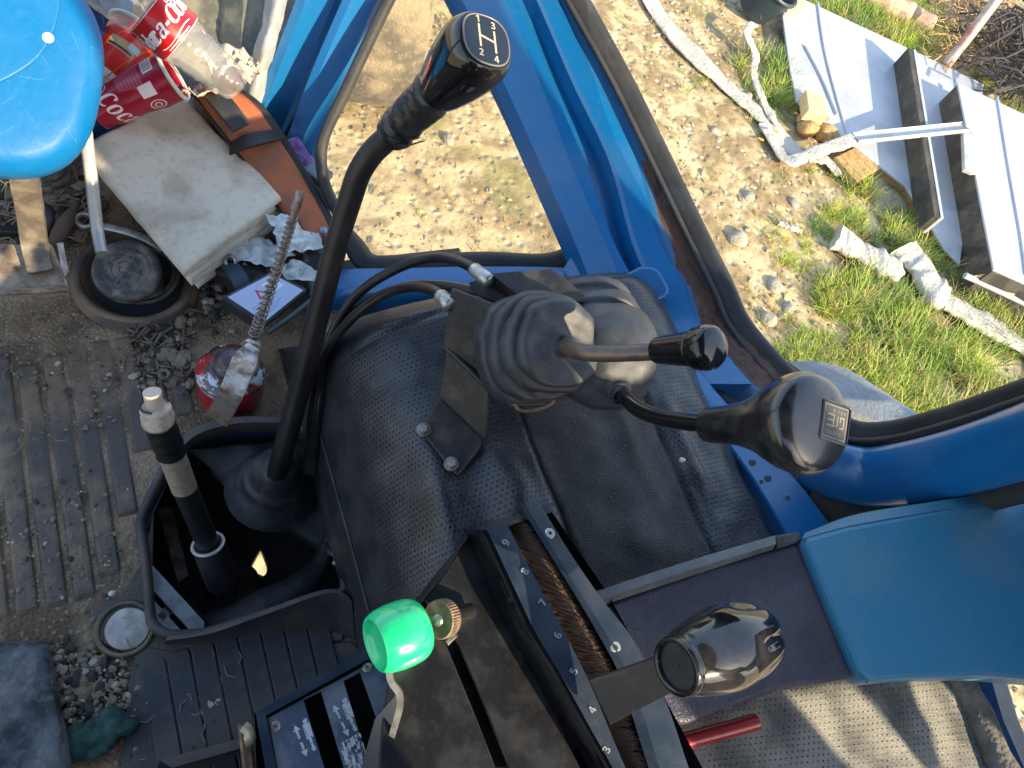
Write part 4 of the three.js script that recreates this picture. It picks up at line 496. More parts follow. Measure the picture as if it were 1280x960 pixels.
{ // square foot pedal with its arm
  const t = thing('foot_pedal', 'square worn metal foot pedal with flat arm beneath the blue column', 'pedal'), mP = M({ map: worn([0.42, 0.35, 0.27], [0.16, 0.11, 0.08], 0.9, 190, 0.1, 30), roughness: 0.5, metalness: 0.35 });
  obj('pedal_plate', plate(roundPoly([Y(-50, 306, 0.105), Y(64, 303, 0.105), Y(87, 361, 0.09), Y(-50, 371, 0.09)], 0.006), 0.008, 0.002), mP, t);
  obj('pedal_edge', tube([Y(-50, 369, 0.092), Y(85, 361, 0.092)], 0.0045, 8, 8), mP, t);
  obj('pedal_arm', sweep([[-0.014, -0.005], [0.014, -0.005], [0.014, 0.005], [-0.014, 0.005]], [Y(26, 140, 0.30), Y(30, 215, 0.24), Y(38, 265, 0.17), Y(44, 308, 0.118), Y(52, 340, 0.104)], V(-0.1, 0.5, 0.8), 20, false), M({ map: worn([0.12, 0.10, 0.08], [0.3, 0.25, 0.19], 0.7, 191, 0.1, 10), roughness: 0.6, metalness: 0.4 }), t);
  obj('cross_shaft', tube([Y(-60, 287, 0.08), Y(34, 290, 0.08)], 0.007, 8, 12), mBlackPaint, t);
  obj('side_flange', plate([Y(70, 304, 0.1), Y(80, 302, 0.1), Y(86, 340, 0.08), Y(79, 352, 0.08)], 0.004, 0.001), mSteel, t); settle(t);
  const b = thing('rubber_bellows', 'small stepped rubber bellows on the floor under the blue column', 'bellows'), o = Y(60, 224, 0.0), ax = V(-0.06, 1, -0.1), rows = []; for (let k = 0; k < 6; k++) { const r = 0.038 - k * 0.0052; rows.push([r, k * 0.009], [r + 0.0012, k * 0.009 + 0.003], [r - 0.001, k * 0.009 + 0.006], [r - 0.005, k * 0.009 + 0.0075]); } rows.push([0.008, 0.056], [0.0085, 0.062], [0.001, 0.062]);
  obj('bellows_body', lathe(rows, o, ax, 40), M({ map: worn([0.055, 0.05, 0.045], [0.26, 0.21, 0.15], 0.8, 192, 0.1), roughness: 0.75 }), b); obj('push_rod', tube([o.clone().add(V(0, 0.055, -0.006)), Y(54, 182, 0.12), Y(50, 150, 0.2)], 0.0065, 8, 10), M({ map: worn([0.34, 0.29, 0.21], [0.2, 0.16, 0.1], 0.7, 193, 0.06), roughness: 0.6 }), b); settle(b);
}
{ // round ribbed pedal in its dish, with the bent rod
  const dsh = thing('floor_dish', 'dark round rubber dish in the floor around the round pedal', 'dish'), c = Y(172, 350, 0.0);
  obj('dish_wall', lathe(soft([[0.060, 0.000], [0.066, 0.010], [0.072, 0.015], [0.078, 0.012], [0.085, 0.0]]), c, UPY, 48), mMat, dsh);
  obj('dish_floor', lathe([[0.0005, 0.003], [0.06, 0.003]], c, UPY, 48), M({ color: [0.02, 0.026, 0.038], roughness: 0.5 }), dsh);
  const cr = Y(180, 346, 0.012); for (const [r, h] of [[0.047, 0.012], [0.041, 0.010]]) obj('clamp_ring', lathe([[r - 0.0025, h - 0.004], [r, h - 0.005], [r + 0.0025, h - 0.003], [r + 0.0025, h + 0.002], [r - 0.0025, h + 0.002], [r - 0.0025, h - 0.004]], cr, V(-0.1, 1, 0.05), 44), M({ map: worn([0.06, 0.042, 0.036], [0.16, 0.11, 0.09], 0.8, 195, 0.1), roughness: 0.55 }), dsh);
  obj('inner_tray', pad([Y(165, 335, 0.022), Y(205, 330, 0.02), Y(207, 370, 0.02), Y(170, 378, 0.024)], 0.012, 8, 0.003), M({ map: worn([0.10, 0.09, 0.11], [0.04, 0.03, 0.035], 0.9, 196, 0.1), roughness: 0.5 }), dsh); settle(dsh);
  const t = thing('round_pedal', 'round ribbed rubber pedal on a bent pale rod', 'pedal'), o = Y(160, 341, 0.045), ax = V(-0.12, 1, 0.22);
  const rows = [0].flatMap(() => [[0.0005, 0.0145], [0.006, 0.0145], [0.0075, 0.0125], [0.0095, 0.0125], [0.011, 0.0145], [0.0145, 0.0145], [0.016, 0.0125], [0.0185, 0.0125], [0.020, 0.0145], [0.0245, 0.0145], [0.026, 0.0125], [0.028, 0.0128], [0.030, 0.0135], [0.034, 0.013], [0.0365, 0.011], [0.0375, 0.007], [0.0365, -0.006], [0.03, -0.01], [0.0005, -0.01]]).map(([r, h]) => [r * 1.15, h]);
  obj('pedal_pad', lathe(rows, o, ax, 48), M({ map: worn([0.055, 0.057, 0.063], [0.28, 0.24, 0.19], 0.8, 197, 0.07), roughness: 0.55, bumpMap: tFine, bumpScale: 0.0004 }), t);
  const [fx, fy, fz] = frameOf(ax, ZA); for (let k = 0; k < 4; k++) { const a = k * 1.5708 + 0.75, d = fx.clone().multiplyScalar(Math.cos(a)).addScaledVector(fz, Math.sin(a)); obj('pad_spoke', tube([o.clone().addScaledVector(fy, 0.0138).addScaledVector(d, 0.010), o.clone().addScaledVector(fy, 0.0138).addScaledVector(d, 0.026)], 0.0012, 1, 6, true), M({ color: [0.19, 0.165, 0.135], roughness: 0.8 }), t); }
  obj('pedal_rod', tube([P(97, 104, 0.00094), P(99, 116, 0.00095), P(106, 160, 0.00098), P(115, 230, 0.00101), P(122, 290, 0.00103), P(127, 316, 0.00103)], (s) => 0.0076 + 0.0012 * sm(0.5, 0, s), 30, 14), M({ map: worn([0.42, 0.42, 0.42], [0.62, 0.58, 0.50], 1.0, 198, 0.12, 20), roughness: 0.4, metalness: 0.35 }), t); settle(t);
}

// ================================================================ STEERING COLUMN
{ const t = thing('steering_column', 'bright blue steering column shroud hanging over the pedals', 'steering column');
  const ax = V(0.10, 0.80, 0.60).normalize(), o = P(-34, 62, 0.00078), rows = [[0.0005, 0.0005], [0.05, 0.0003], [0.085, -0.001], [0.098, -0.004], [0.107, -0.012], [0.1125, -0.024], [0.114, -0.04], [0.112, -0.08], [0.10, -0.12], [0.06, -0.15], [0.03, -0.16]];
  obj('shroud', lathe(soft(rows, 5), o, ax, 64, UPV.clone().applyAxisAngle(DIR, 0.15), 2.7), mBlueCowl, t);
  const top = o.clone().addScaledVector(ax, 0.0045), pl = [[-160, -90], [66, -80], [77, -20], [73, 25], [52, 72], [0, 105], [-160, 140]].map(([x, y]) => PL(x, y, ax, top)), rp = roundPoly(pl, [0, 0, 0.02, 0.02, 0.02, 0.02, 0], 6);
  obj('bezel', plate(rp, 0.006, 0.002), mBlueCowl, t);
  obj('rivet', lathe([[0.0005, 0.003], [0.003, 0.0025], [0.0052, 0]], PL(60, 47, ax, top), ax, 16), M({ color: [0.75, 0.74, 0.7], roughness: 0.4 }), t);
  obj('column_tube', tube([o.clone().addScaledVector(ax, -0.1), o.clone().addScaledVector(ax, -0.25), o.clone().addScaledVector(ax, -0.5)], 0.024, 8, 16), mBlackPaint, t); settle(t); }

// ================================================================ RUBBISH IN THE FRONT CORNER
const mCloth = MP({ map: worn([0.70, 0.63, 0.51], [0.40, 0.33, 0.24], 0.7, 210, 0.26, 12, 1024), roughness: 0.9, bumpMap: re(tFine, 0.03), bumpScale: 0.0004, sheen: 0.3 });
{ const t = thing('folded_cloth', 'thick folded off white dust sheet with grey smudges on the front floor', 'cloth');
  const base = [[100, 186], [222, 116], [358, 246], [230, 346]], n = 5;
  for (let k = 0; k < n; k++) { seed = 600 + k; const lo = n - 1 - k, h = 0.045 + k * 0.0125, j = () => lo ? rnd(-4, 4) : 0, c = base.map(([x, y], i) => Y(x + j() + (i > 1 ? lo * 3.5 : 0), y + j() + (i > 1 ? lo * 4.5 : 0), h + (i < 2 ? 0.02 : 0))); obj('fold', wob(pad(c, 0.0125, 20 + k, 0.005, UPY, 44, 10), 0.004, 11, 30 + k), mCloth, t); }
  settle(t); }
// print for the bottle label and the cups
const RED = '#c4161c';
const swash = (x, s, y0, size) => { x.font = `italic bold ${size}px serif`; x.fillText(s, 0, y0); };
const tLabel = canvasTex(1024, 256, (x, w, h) => { x.fillStyle = RED; x.fillRect(0, 0, w, h); x.fillStyle = '#fff'; x.textAlign = 'center'; for (const c of [0.16, 0.5, 0.84]) { x.save(); x.translate(c * w, h * 0.62); x.transform(1, 0, -0.12, 1, 0, 0); swash(x, 'Coca-Cola', 0, 108); x.restore(); x.lineWidth = 5; x.strokeStyle = '#fff'; x.beginPath(); x.moveTo(c * w - 120, h * 0.72); x.bezierCurveTo(c * w - 40, h * 0.84, c * w + 40, h * 0.66, c * w + 130, h * 0.74); x.stroke(); x.font = 'bold 24px sans-serif'; x.fillText('ORIGINAL TASTE', c * w, h * 0.92); x.strokeRect(c * w + 110, 14, 60, 60); } x.fillRect(0, 0, w, 5); x.fillRect(0, h - 5, w, 5); });
const tCupA = canvasTex(1024, 512, (x, w, h) => { const g = x; g.fillStyle = '#c8230f'; g.fillRect(0, 0, w, h); g.fillStyle = '#d9d2c4'; g.fillRect(0, h - 60, w, 60); g.fillRect(0, 0, w, 10); g.strokeStyle = '#e2501c'; g.lineWidth = 10; for (let k = 0; k < 6; k++) { g.beginPath(); g.moveTo(k * 190, h); g.bezierCurveTo(k * 190 + 40, h * 0.6, k * 190 + 60, h * 0.4, k * 190 + 160, 0); g.stroke(); } g.fillStyle = '#b09064'; g.fillRect(430, 190, 190, 90); g.fillStyle = '#3a3026'; g.fillRect(440, 250, 170, 20); g.fillStyle = '#8fc0b8'; g.fillRect(560, 180, 80, 50); });
const tCupB = canvasTex(1024, 512, (x, w, h) => { x.fillStyle = '#a30a2c'; x.fillRect(0, 0, w, h); x.fillStyle = '#d8c8c8'; x.fillRect(0, 0, w, 8); x.fillStyle = '#f3e6e6'; x.fillRect(520, 110, 90, 90); x.fillStyle = '#fff'; x.fillRect(350, 60, 110, 70); x.fillStyle = '#5a1020'; for (let k = 0; k < 16; k++) x.fillRect(356 + k * 6.2, 64, 2 + (k * 7 % 3), 62); x.strokeStyle = '#f0dada'; x.lineWidth = 8; x.beginPath(); x.arc(690, 150, 44, 0, 7); x.stroke(); x.beginPath(); x.arc(690, 150, 20, 0, 7); x.stroke(); x.fillStyle = '#f4dede'; for (let r = 0; r < 7; r++) { x.font = '18px sans-serif'; x.fillText('||| ' + '|'.repeat(22 - r), 300, 170 + r * 22); } x.save(); x.translate(620, 420); x.rotate(-0.2); x.font = 'italic bold 150px serif'; x.fillText('Coca-Cola', -180, 0); x.restore(); x.strokeStyle = '#f0dada'; x.beginPath(); x.arc(380, 420, 46, 0, 7); x.stroke(); });
const cup = (name, label, top, bot, r0, r1, map, face) => { const t = thing(name, label, 'paper cup'), a = P(...bot), b = P(...top), ax = b.clone().sub(a), L = ax.length(), mC = MP({ map, roughness: 0.35, clearcoat: 0.3 });
  const g = printed(() => lathe([[r0, 0], [r0 + (r1 - r0) * 0.25, L * 0.25], [r0 + (r1 - r0) * 0.5, L * 0.5], [r0 + (r1 - r0) * 0.75, L * 0.75], [r1, L]], a, ax, 48, face)); const o = obj('cup_wall', wob2(g, 0.0048, 20, r0 * 1000), mC, t); obj('cup_base', lathe([[0.0005, 0.006], [r0 - 0.002, 0.006], [r0 - 0.001, 0], [r0 + 0.0012, 0.0]], a, ax, 40), M({ map: worn([0.62, 0.56, 0.47], [0.4, 0.32, 0.25], 0.7, 220, 0.06), roughness: 0.8 }), t); obj('cup_rim', lathe([[r1 - 0.001, L - 0.003], [r1 + 0.002, L - 0.003], [r1 + 0.003, L], [r1 + 0.001, L + 0.0025], [r1 - 0.001, L + 0.001]], a, ax, 48), M({ color: [0.74, 0.71, 0.66], roughness: 0.6 }), t); return settle(t); };
function wob2(g, amp, freq, sd) { const p = g.attributes.position, n = g.attributes.normal; for (let i = 0; i < p.count; i++) { const f = (fbm3(p.getX(i) * freq + p.getY(i) * freq * 0.7 + sd, p.getZ(i) * freq - p.getY(i) * freq * 0.6, 3) - 0.5) * 2 * amp; p.setXYZ(i, p.getX(i) + n.getX(i) * f, p.getY(i) + n.getY(i) * f, p.getZ(i) + n.getZ(i) * f); } smoothN(g); return g; }
cup('paper_cup', 'orange red paper cup lying with its pale base towards the cloth', [172, 42, 0.00116], [126, 102, 0.00113], 0.027, 0.040, tCupA, V(0.1, 1, 0.3));
cup('paper_cup', 'crimson printed paper cup lying on the edge of the folded cloth', [216, 93, 0.00108], [122, 140, 0.00108], 0.023, 0.034, tCupB, V(0.15, 0.9, 0.5));
{ const t = thing('plastic_bottle', 'clear plastic cola bottle with red label lying on the paper cups', 'bottle'), bot = P(300, 112, 0.00108), top = P(110, -50, 0.00095), ax = top.clone().sub(bot), mPet = MP({ color: [0.86, 0.84, 0.80], transmission: 0.86, thickness: 0, roughness: 0.06, ior: 1.55, clearcoat: 0.5 });
  const rows = soft([[0.004, 0.004], [0.014, 0.0], [0.023, 0.006], [0.028, 0.02], [0.032, 0.045], [0.0365, 0.075], [0.041, 0.092], [0.0415, 0.135], [0.0425, 0.145], [0.046, 0.165], [0.047, 0.19], [0.044, 0.215], [0.03, 0.25], [0.014, 0.275], [0.0135, 0.295]].map(([r, h]) => [r * 0.86, h]), 5), face = V(0.1, 1, 0.35), g = lathe(rows, bot, ax, 48, face);
  { const p = g.attributes.position, A = ax.clone().normalize(); const [fx, , fz] = frameOf(ax, face); for (let i = 0; i < p.count; i++) { const q = V().fromBufferAttribute(p, i), d = q.clone().sub(bot), h = d.dot(A); d.addScaledVector(A, -h); const r = d.length(), an = Math.atan2(d.dot(fz), d.dot(fx)); let k = 1 + (h < 0.02 ? 0.16 * Math.cos(an * 5) * sm(0.024, 0.004, h) : 0) + 0.012 * (h > 0.145 && h < 0.24 ? Math.sin(an * 9 + h * 300) : 0) + (h > 0.03 && h < 0.085 ? 0.03 * Math.sin(h * 420) : 0); q.addScaledVector(d, k - 1); p.setXYZ(i, q.x, q.y, q.z); } smoothN(g); }
  obj('bottle_body', wob2(g, 0.0016, 30, 4), mPet, t);
  obj('bottle_label', wob2(printed(() => lathe([[0.0358, 0.090], [0.0366, 0.097], [0.0368, 0.114], [0.0366, 0.130], [0.0360, 0.137]], bot, ax, 48, C.clone().sub(bot))), 0.001, 30, 4), MP({ map: tLabel, roughness: 0.28, clearcoat: 0.3 }), t);
  obj('drink_residue', lathe(soft([[0.001, 0.006], [0.010, 0.004], [0.016, 0.009], [0.019, 0.018], [0.016, 0.026], [0.001, 0.028]], 4), bot, ax, 28), MP({ color: [0.045, 0.010, 0.014], roughness: 0.3 }), t); settle(t); }
tag(obj('tissue', wob(sheet(P(288, 78, 0.00116), V(0.05, 0, 0.006), V(-0.004, 0.012, 0.05), 0.05, 11, 0.3, 60), 0.008, 40, 3), M({ map: worn([0.60, 0.50, 0.40], [0.42, 0.32, 0.24], 0.5, 225, 0.2), roughness: 0.9 })), 'crumpled beige tissue behind the neck end of the bottle', 'tissue');
tag(obj('tissue', wob(sheet(P(246, 112, 0.00112), V(0.03, 0, 0.006), V(-0.004, 0.01, 0.02), 0.03, 12, 0.3, 50), 0.006, 40, 4), M({ map: worn([0.60, 0.50, 0.40], [0.42, 0.32, 0.24], 0.5, 226, 0.2), roughness: 0.9 })), 'small crumpled beige tissue under the bottle beside the orange case', 'tissue');
{ // orange folding-saw pouch
  const t = thing('tool_pouch', 'orange canvas tool pouch with dark straps between cloth and corner post', 'pouch'), mO = MP({ map: worn([0.40, 0.115, 0.045], [0.20, 0.085, 0.055], 0.8, 230, 0.16, 8), roughness: 0.75, bumpMap: re(tFine, 0.02), bumpScale: 0.0004, sheen: 0.2 }), mE = mRubberDark;
  const lf = [[236, 110], [256, 138], [290, 182], [334, 240], [366, 286], [384, 312]], rg = [[286, 112], [318, 134], [345, 170], [374, 216], [398, 260], [418, 300]], hh = [0.13, 0.125, 0.11, 0.09, 0.075, 0.065];
  const L = curveOf(lf.map(([x, y], i) => Y(x, y, hh[i]))), R = curveOf(rg.map(([x, y], i) => Y(x, y, hh[i] - 0.008)));
  const face = (off, dome) => grid((u, v) => { const p = L.getPoint(v).lerp(R.getPoint(v), u); p.y += off + dome * Math.sqrt(Math.max(0, 1 - Math.pow(Math.abs(2 * u - 1), 4))) * Math.min(1, 8 * v + 0.3) + 0.004 * (fbm3(u * 5 + v * 3, v * 14, 6) - 0.5); return p; }, 16, 50);
  obj('pouch_body', [face(0, 0.018), face(-0.02, -0.004)], mO, t);
  obj('edge_binding', sweep(ring(0.008, 0.004, 10, 3), [...R.getPoints(30)].map((p) => p.clone().add(V(0.003, 0.003, 0))), UPY, 40), mE, t); obj('edge_binding', tube(L.getPoints(24), 0.003, 30, 8), mE, t);
  obj('edge_binding', tube([L.getPoint(1), L.getPoint(1).lerp(R.getPoint(1), 0.5).add(V(0, 0.012, 0)), R.getPoint(1)], 0.007, 10, 8), mE, t);
  obj('strap', sweep([[-0.015, -0.002], [0.015, -0.002], [0.015, 0.002], [-0.015, 0.002]], [[268, 118, 0.150], [284, 136, 0.153], [302, 160, 0.142]].map((a) => Y(...a)), UPY, 10, false), mE, t);
  obj('strap', sweep([[-0.011, -0.002], [0.011, -0.002], [0.011, 0.002], [-0.011, 0.002]], [[288, 186, 0.115], [308, 177, 0.132], [328, 172, 0.131], [352, 168, 0.112]].map((a) => Y(...a)), UPY, 12, false), mE, t);
  obj('rivet', lathe([[0.0005, 0.004], [0.005, 0.003], [0.0065, 0]], Y(404, 288, 0.08), UPY, 20), M({ color: [0.25, 0.30, 0.36], metalness: 0.4, roughness: 0.4 }), t); settle(t); }
tag(obj('snack_packet', pad([Y(258, 132, 0.11), Y(276, 128, 0.11), Y(292, 168, 0.09), Y(272, 172, 0.09)], 0.02, 9, 0.004), M({ map: canvasTex(128, 128, (x) => { x.fillStyle = '#2a62a8'; x.fillRect(0, 0, 128, 128); x.fillStyle = '#dfe8f0'; x.fillRect(0, 0, 128, 30); x.fillRect(40, 60, 30, 14); x.fillStyle = '#12305e'; x.fillRect(0, 90, 128, 38); }), roughness: 0.3 })), 'blue and white packet showing between the cloth and orange pouch', 'packet');
tag(obj('wrapper', wob(pad([Y(352, 180, 0.09), Y(372, 172, 0.09), Y(396, 208, 0.07), Y(376, 216, 0.07)], 0.02, 10, 0.006), 0.003, 50, 3), M({ map: canvasTex(128, 128, (x) => { x.fillStyle = '#6a4a8c'; x.fillRect(0, 0, 128, 128); x.fillStyle = '#d8cfe4'; x.fillRect(20, 20, 40, 70); x.fillStyle = '#38244e'; x.fillRect(80, 0, 48, 60); }), roughness: 0.35 })), 'purple and silver wrapper between the pouch and the lower window', 'wrapper');
tag(obj('plastic_clip', box(0.03, 0.018, 0.05, Y(392, 214, 0.07), 0.004, frameOf(UPY, V(0.8, 0, 1))), M({ color: [0.20, 0.23, 0.27], roughness: 0.35 })), 'grey plastic clip beside the purple wrapper', 'clip');
// torn paper
const mPaper = M({ map: worn([0.62, 0.66, 0.66], [0.36, 0.36, 0.33], 0.6, 236, 0.2), roughness: 0.85 });
[[326, 316, 0.06, 0.044, 0.03, 21, 'greyish torn paper rag under the corner of the folded cloth', 0.4], [372, 300, 0.088, 0.032, 0.026, 22, 'white torn paper piece lying on the end of the pouch', 0], [352, 276, 0.092, 0.022, 0.014, 25, 'small white paper scrap at the right corner of the cloth', 0], [372, 338, 0.064, 0.034, 0.013, 23, 'pale torn paper strip behind the tilted case', 0], [300, 318, 0.05, 0.03, 0.018, 24, 'dirty white paper rag beside the small socket', 0.5]].forEach(([x, y, h, a, b, sd, l]) => tag(obj('torn_paper', wob(sheet(Y(x, y, h), V(a, 0, a * 0.45), V(-b * 0.5, 0, b), 0.02, sd, 0.4, 48), 0.006, 40, sd), mPaper), l, 'paper', 'torn paper scraps in the corner'));
tag(obj('dark_rag', [wob(pad([Y(255, 345, 0.03), Y(330, 322, 0.035), Y(345, 360, 0.03), Y(300, 372, 0.03)], 0.04, 12, 0.012), 0.01, 24, 5)], mRubberDark), 'black oily rag between the cloth and the tilted case', 'rag');
tag(obj('rubber_strap', sweep([[-0.011, -0.002], [0.011, -0.002], [0.011, 0.002], [-0.011, 0.002]], [Y(286, 330, 0.06), Y(300, 350, 0.068), Y(306, 372, 0.05)], UPY, 12, false), M({ color: [0.03, 0.045, 0.065], roughness: 0.6 })), 'short dark rubber strap draped over the oily rag', 'strap');
tag(obj('rubber_cover', wob(pad([Y(376, 214, 0.02), Y(404, 226, 0.02), Y(424, 310, 0.015), Y(388, 326, 0.02)], 0.05, 14, 0.01), 0.008, 24, 7), mRubberDark), 'crumpled black rubber cover in the corner below the window seal', 'cover');
tag(obj('foam_scrap', wob(pad([Y(372, 322, 0.03), Y(410, 312, 0.03), Y(412, 366, 0.02), Y(386, 384, 0.02)], 0.03, 15, 0.01), 0.008, 24, 9), M({ map: worn([0.04, 0.05, 0.06], [0.24, 0.25, 0.25], 0.7, 238, 0.06), roughness: 0.7 })), 'grey black scrap of foam next to the pale torn strip', 'foam scrap');
{ const t = thing('tool_case', 'small tilted black case with a pale printed sticker behind the red can', 'case'); const a = Y(276, 372, 0.075), b = Y(340, 338, 0.075), c = Y(386, 362, 0.06), d = Y(330, 408, 0.058), n = b.clone().sub(a).cross(d.clone().sub(a)).normalize(); if (n.y < 0) n.negate();
  obj('case_body', plate(roundPoly([a, b, c, d], 0.007), 0.028, 0.003), M({ map: worn([0.018, 0.022, 0.03], [0.08, 0.08, 0.085], 0.4, 240, 0.1), roughness: 0.42 }), t);
  const ctr = a.clone().add(b).add(c).add(d).multiplyScalar(0.25), inn = [a, b, c, d].map((p) => p.clone().lerp(ctr, 0.14).addScaledVector(n, 0.0012)); const g = grid((u, v) => inn[3].clone().multiplyScalar((1 - u) * (1 - v)).addScaledVector(inn[2], u * (1 - v)).addScaledVector(inn[1], u * v).addScaledVector(inn[0], (1 - u) * v), 2, 2, true);
  obj('sticker', g, M({ map: canvasTex(256, 192, (x) => { x.fillStyle = '#b9c6e2'; x.fillRect(0, 0, 256, 192); x.fillStyle = '#8c9cc0'; for (let k = 0; k < 6; k++) x.fillRect(20, 110 + k * 12, 90 + (k * 37 % 60), 4); x.strokeStyle = '#c8304a'; x.lineWidth = 9; x.beginPath(); x.moveTo(92, 92); x.lineTo(118, 44); x.lineTo(144, 92); x.closePath(); x.stroke(); x.fillStyle = '#dfe6f4'; x.fillRect(160, 30, 70, 70); }), roughness: 0.4 }), t);
  obj('case_latch', tube([Y(334, 416, 0.045), Y(360, 398, 0.046), Y(388, 376, 0.046)], 0.0045, 10, 8), M({ color: [0.05, 0.07, 0.08], roughness: 0.4 }), t); settle(t); }
{ const t = thing('socket', 'small steel socket under the folded cloth corner', 'socket'), o = Y(288, 326, 0.05), ax = V(-0.1, 0.7, 0.55); obj('socket_body', lathe([[0.0045, 0.018], [0.0065, 0.02], [0.0088, 0.019], [0.0092, 0.016], [0.0088, 0], [0.0005, 0]], o, ax, 24), mSteel, t); obj('socket_bore', lathe([[0.0005, 0.008], [0.0045, 0.008], [0.0045, 0.018]], o, ax, 12), mRubberDark, t); settle(t);
  tag(obj('steel_rod', tube([Y(238, 332, 0.045), Y(262, 330, 0.045), Y(288, 322, 0.045)], 0.005, 8, 10), mSteel), 'short steel rod running under the cloth to the socket', 'rod');
  const w = thing('ring_spanner', 'steel ring spanner lying behind the bent rod with its handle beside the dish', 'spanner'), c = Y(106, 276, 0.03); obj('spanner_ring', lathe([[0.0085, -0.004], [0.0125, -0.0045], [0.0135, 0], [0.0125, 0.0045], [0.0085, 0.004], [0.0080, 0], [0.0085, -0.004]], c, V(0.05, 1, 0.1), 24), mZinc, w); obj('handle', sweep(ring(0.0055, 0.003, 10, 3), [Y(116, 282, 0.03), Y(135, 284, 0.034), Y(160, 290, 0.036), Y(185, 300, 0.036), Y(204, 312, 0.034)], UPY, 24), mZinc, w); settle(w); }
{ // oil can
  const t = thing('oil_can', 'small red pump oil can with worn paint and a coil spring spout', 'oil can'), o = Y(288, 488, 0.006), ax = V(0.02, 1, -0.03);
  const tc = canvasTex(512, 256, (x, w, h) => { const im = x.createImageData(w, h); for (let j = 0; j < h; j++) for (let i = 0; i < w; i++) { const u = i / w, v = 1 - j / h, n = fbm(u * 1, v * 0.5, 8, 5, 251), e = fbm(u, v, 32, 3, 253); let c = mix3([0.50, 0.012, 0.016], [0.34, 0.008, 0.012], n); if (v > 0.55) { c = mix3(c, [0.52, 0.60, 0.62], sm(0.46, 0.5, n * 0.7 + e * 0.3 - Math.abs(v - 0.72) * 0.5)); c = mix3(c, [0.05, 0.03, 0.03], sm(0.5, 0.56, fbm(u, v, 12, 4, 257) + (v - 0.85) * 0.8)); } c = mix3(c, [0.12, 0.07, 0.045], sm(0.66, 0.7, e)); const k = (j * w + i) * 4; for (let q = 0; q < 3; q++) im.data[k + q] = 255 * enc(Math.max(0, Math.min(1, c[q]))); im.data[k + 3] = 255; } x.putImageData(im, 0, 0); });
  obj('can_body', printed(() => lathe([[0.0005, 0], [0.040, 0], [0.0425, 0.002], [0.043, 0.006], [0.0425, 0.03], [0.042, 0.045], [0.043, 0.047], [0.0425, 0.05], [0.038, 0.058], [0.030, 0.064], [0.024, 0.067], [0.0005, 0.068]], o, ax, 56, V(-0.6, 0, 1))), MP({ map: tc, roughness: 0.3, clearcoat: 0.5, clearcoatRoughness: 0.2 }), t);
  const top = o.clone().add(V(0.002, 0.066, -0.002)); obj('screw_cap', lathe([[0.023, -0.001], [0.0235, 0.006], [0.021, 0.010], [0.017, 0.011], [0.016, 0.016], [0.012, 0.019], [0.0005, 0.019]], top, ax, 40), M({ map: worn([0.07, 0.05, 0.055], [0.16, 0.13, 0.13], 0.8, 260, 0.05), roughness: 0.45, metalness: 0.3 }), t);
  const sp = [P(316, 424, 0.00091), P(326, 396, 0.00089), P(343, 345, 0.00086), P(360, 292, 0.00083), P(374, 246, 0.0008)], cv = curveOf(sp), mS = M({ map: worn([0.30, 0.27, 0.24], [0.10, 0.075, 0.055], 0.8, 261, 0.03), metalness: 0.5, roughness: 0.5 });
  obj('spout', tube([top.clone().add(V(0.004, 0.01, -0.004)), ...sp], 0.0034, 30, 10), mS, t);
  const hx = [], turns = 24, L = 340; for (let i = 0; i <= L; i++) { const s = i / L, f = 0.04 + 0.96 * Math.pow(s, 0.88), c = cv.getPoint(f * 0.86), T = cv.getTangent(f * 0.86), a = V(1, 0, 0).addScaledVector(T, -T.x).normalize(), b = T.clone().cross(a), w = s * turns * 2 * Math.PI, r = 0.0064 - 0.002 * s; hx.push(c.addScaledVector(a, r * Math.cos(w)).addScaledVector(b, r * Math.sin(w))); } obj('spring', tube(hx, 0.0011, 0, 6, true), mS, t);
  obj('spout_tip', tube([P(369, 262, 0.00081), P(374, 246, 0.0008), P(375, 240, 0.0008)], 0.0048, 6, 12), mS, t);
  const hp = [P(317, 426, 0.00090), P(312, 440, 0.00089), P(303, 458, 0.000895), P(299, 468, 0.00090), P(290, 490, 0.000905), P(284, 502, 0.00092), P(271, 526, 0.00093)]; const hw = (s) => 0.72 + 0.38 * sm(0.1, 0.3, s);
  obj('pump_lever', sweep([[-0.0125, -0.001], [0.0125, -0.001], [0.0125, 0.001], [-0.0125, 0.001]], hp.slice(0, 6), V(-0.3, 0.9, 0.4), 24, false, hw), M({ map: worn([0.50, 0.48, 0.46], [0.2, 0.15, 0.12], 0.8, 262, 0.05, 20), metalness: 0.7, roughness: 0.35, bumpMap: tBump, bumpScale: 0.001 }), t);
  obj('lever_tip', sweep([[-0.0138, -0.0012], [0.0138, -0.0012], [0.0138, 0.0012], [-0.0138, 0.0012]], hp.slice(5), V(-0.3, 0.9, 0.4), 10, false), mRustSteel, t);
  obj('lever_clip', tube([P(303, 430, 0.00089), P(312, 426, 0.00087), P(324, 434, 0.00088)], 0.0022, 10, 8), mZinc, t); settle(t); }

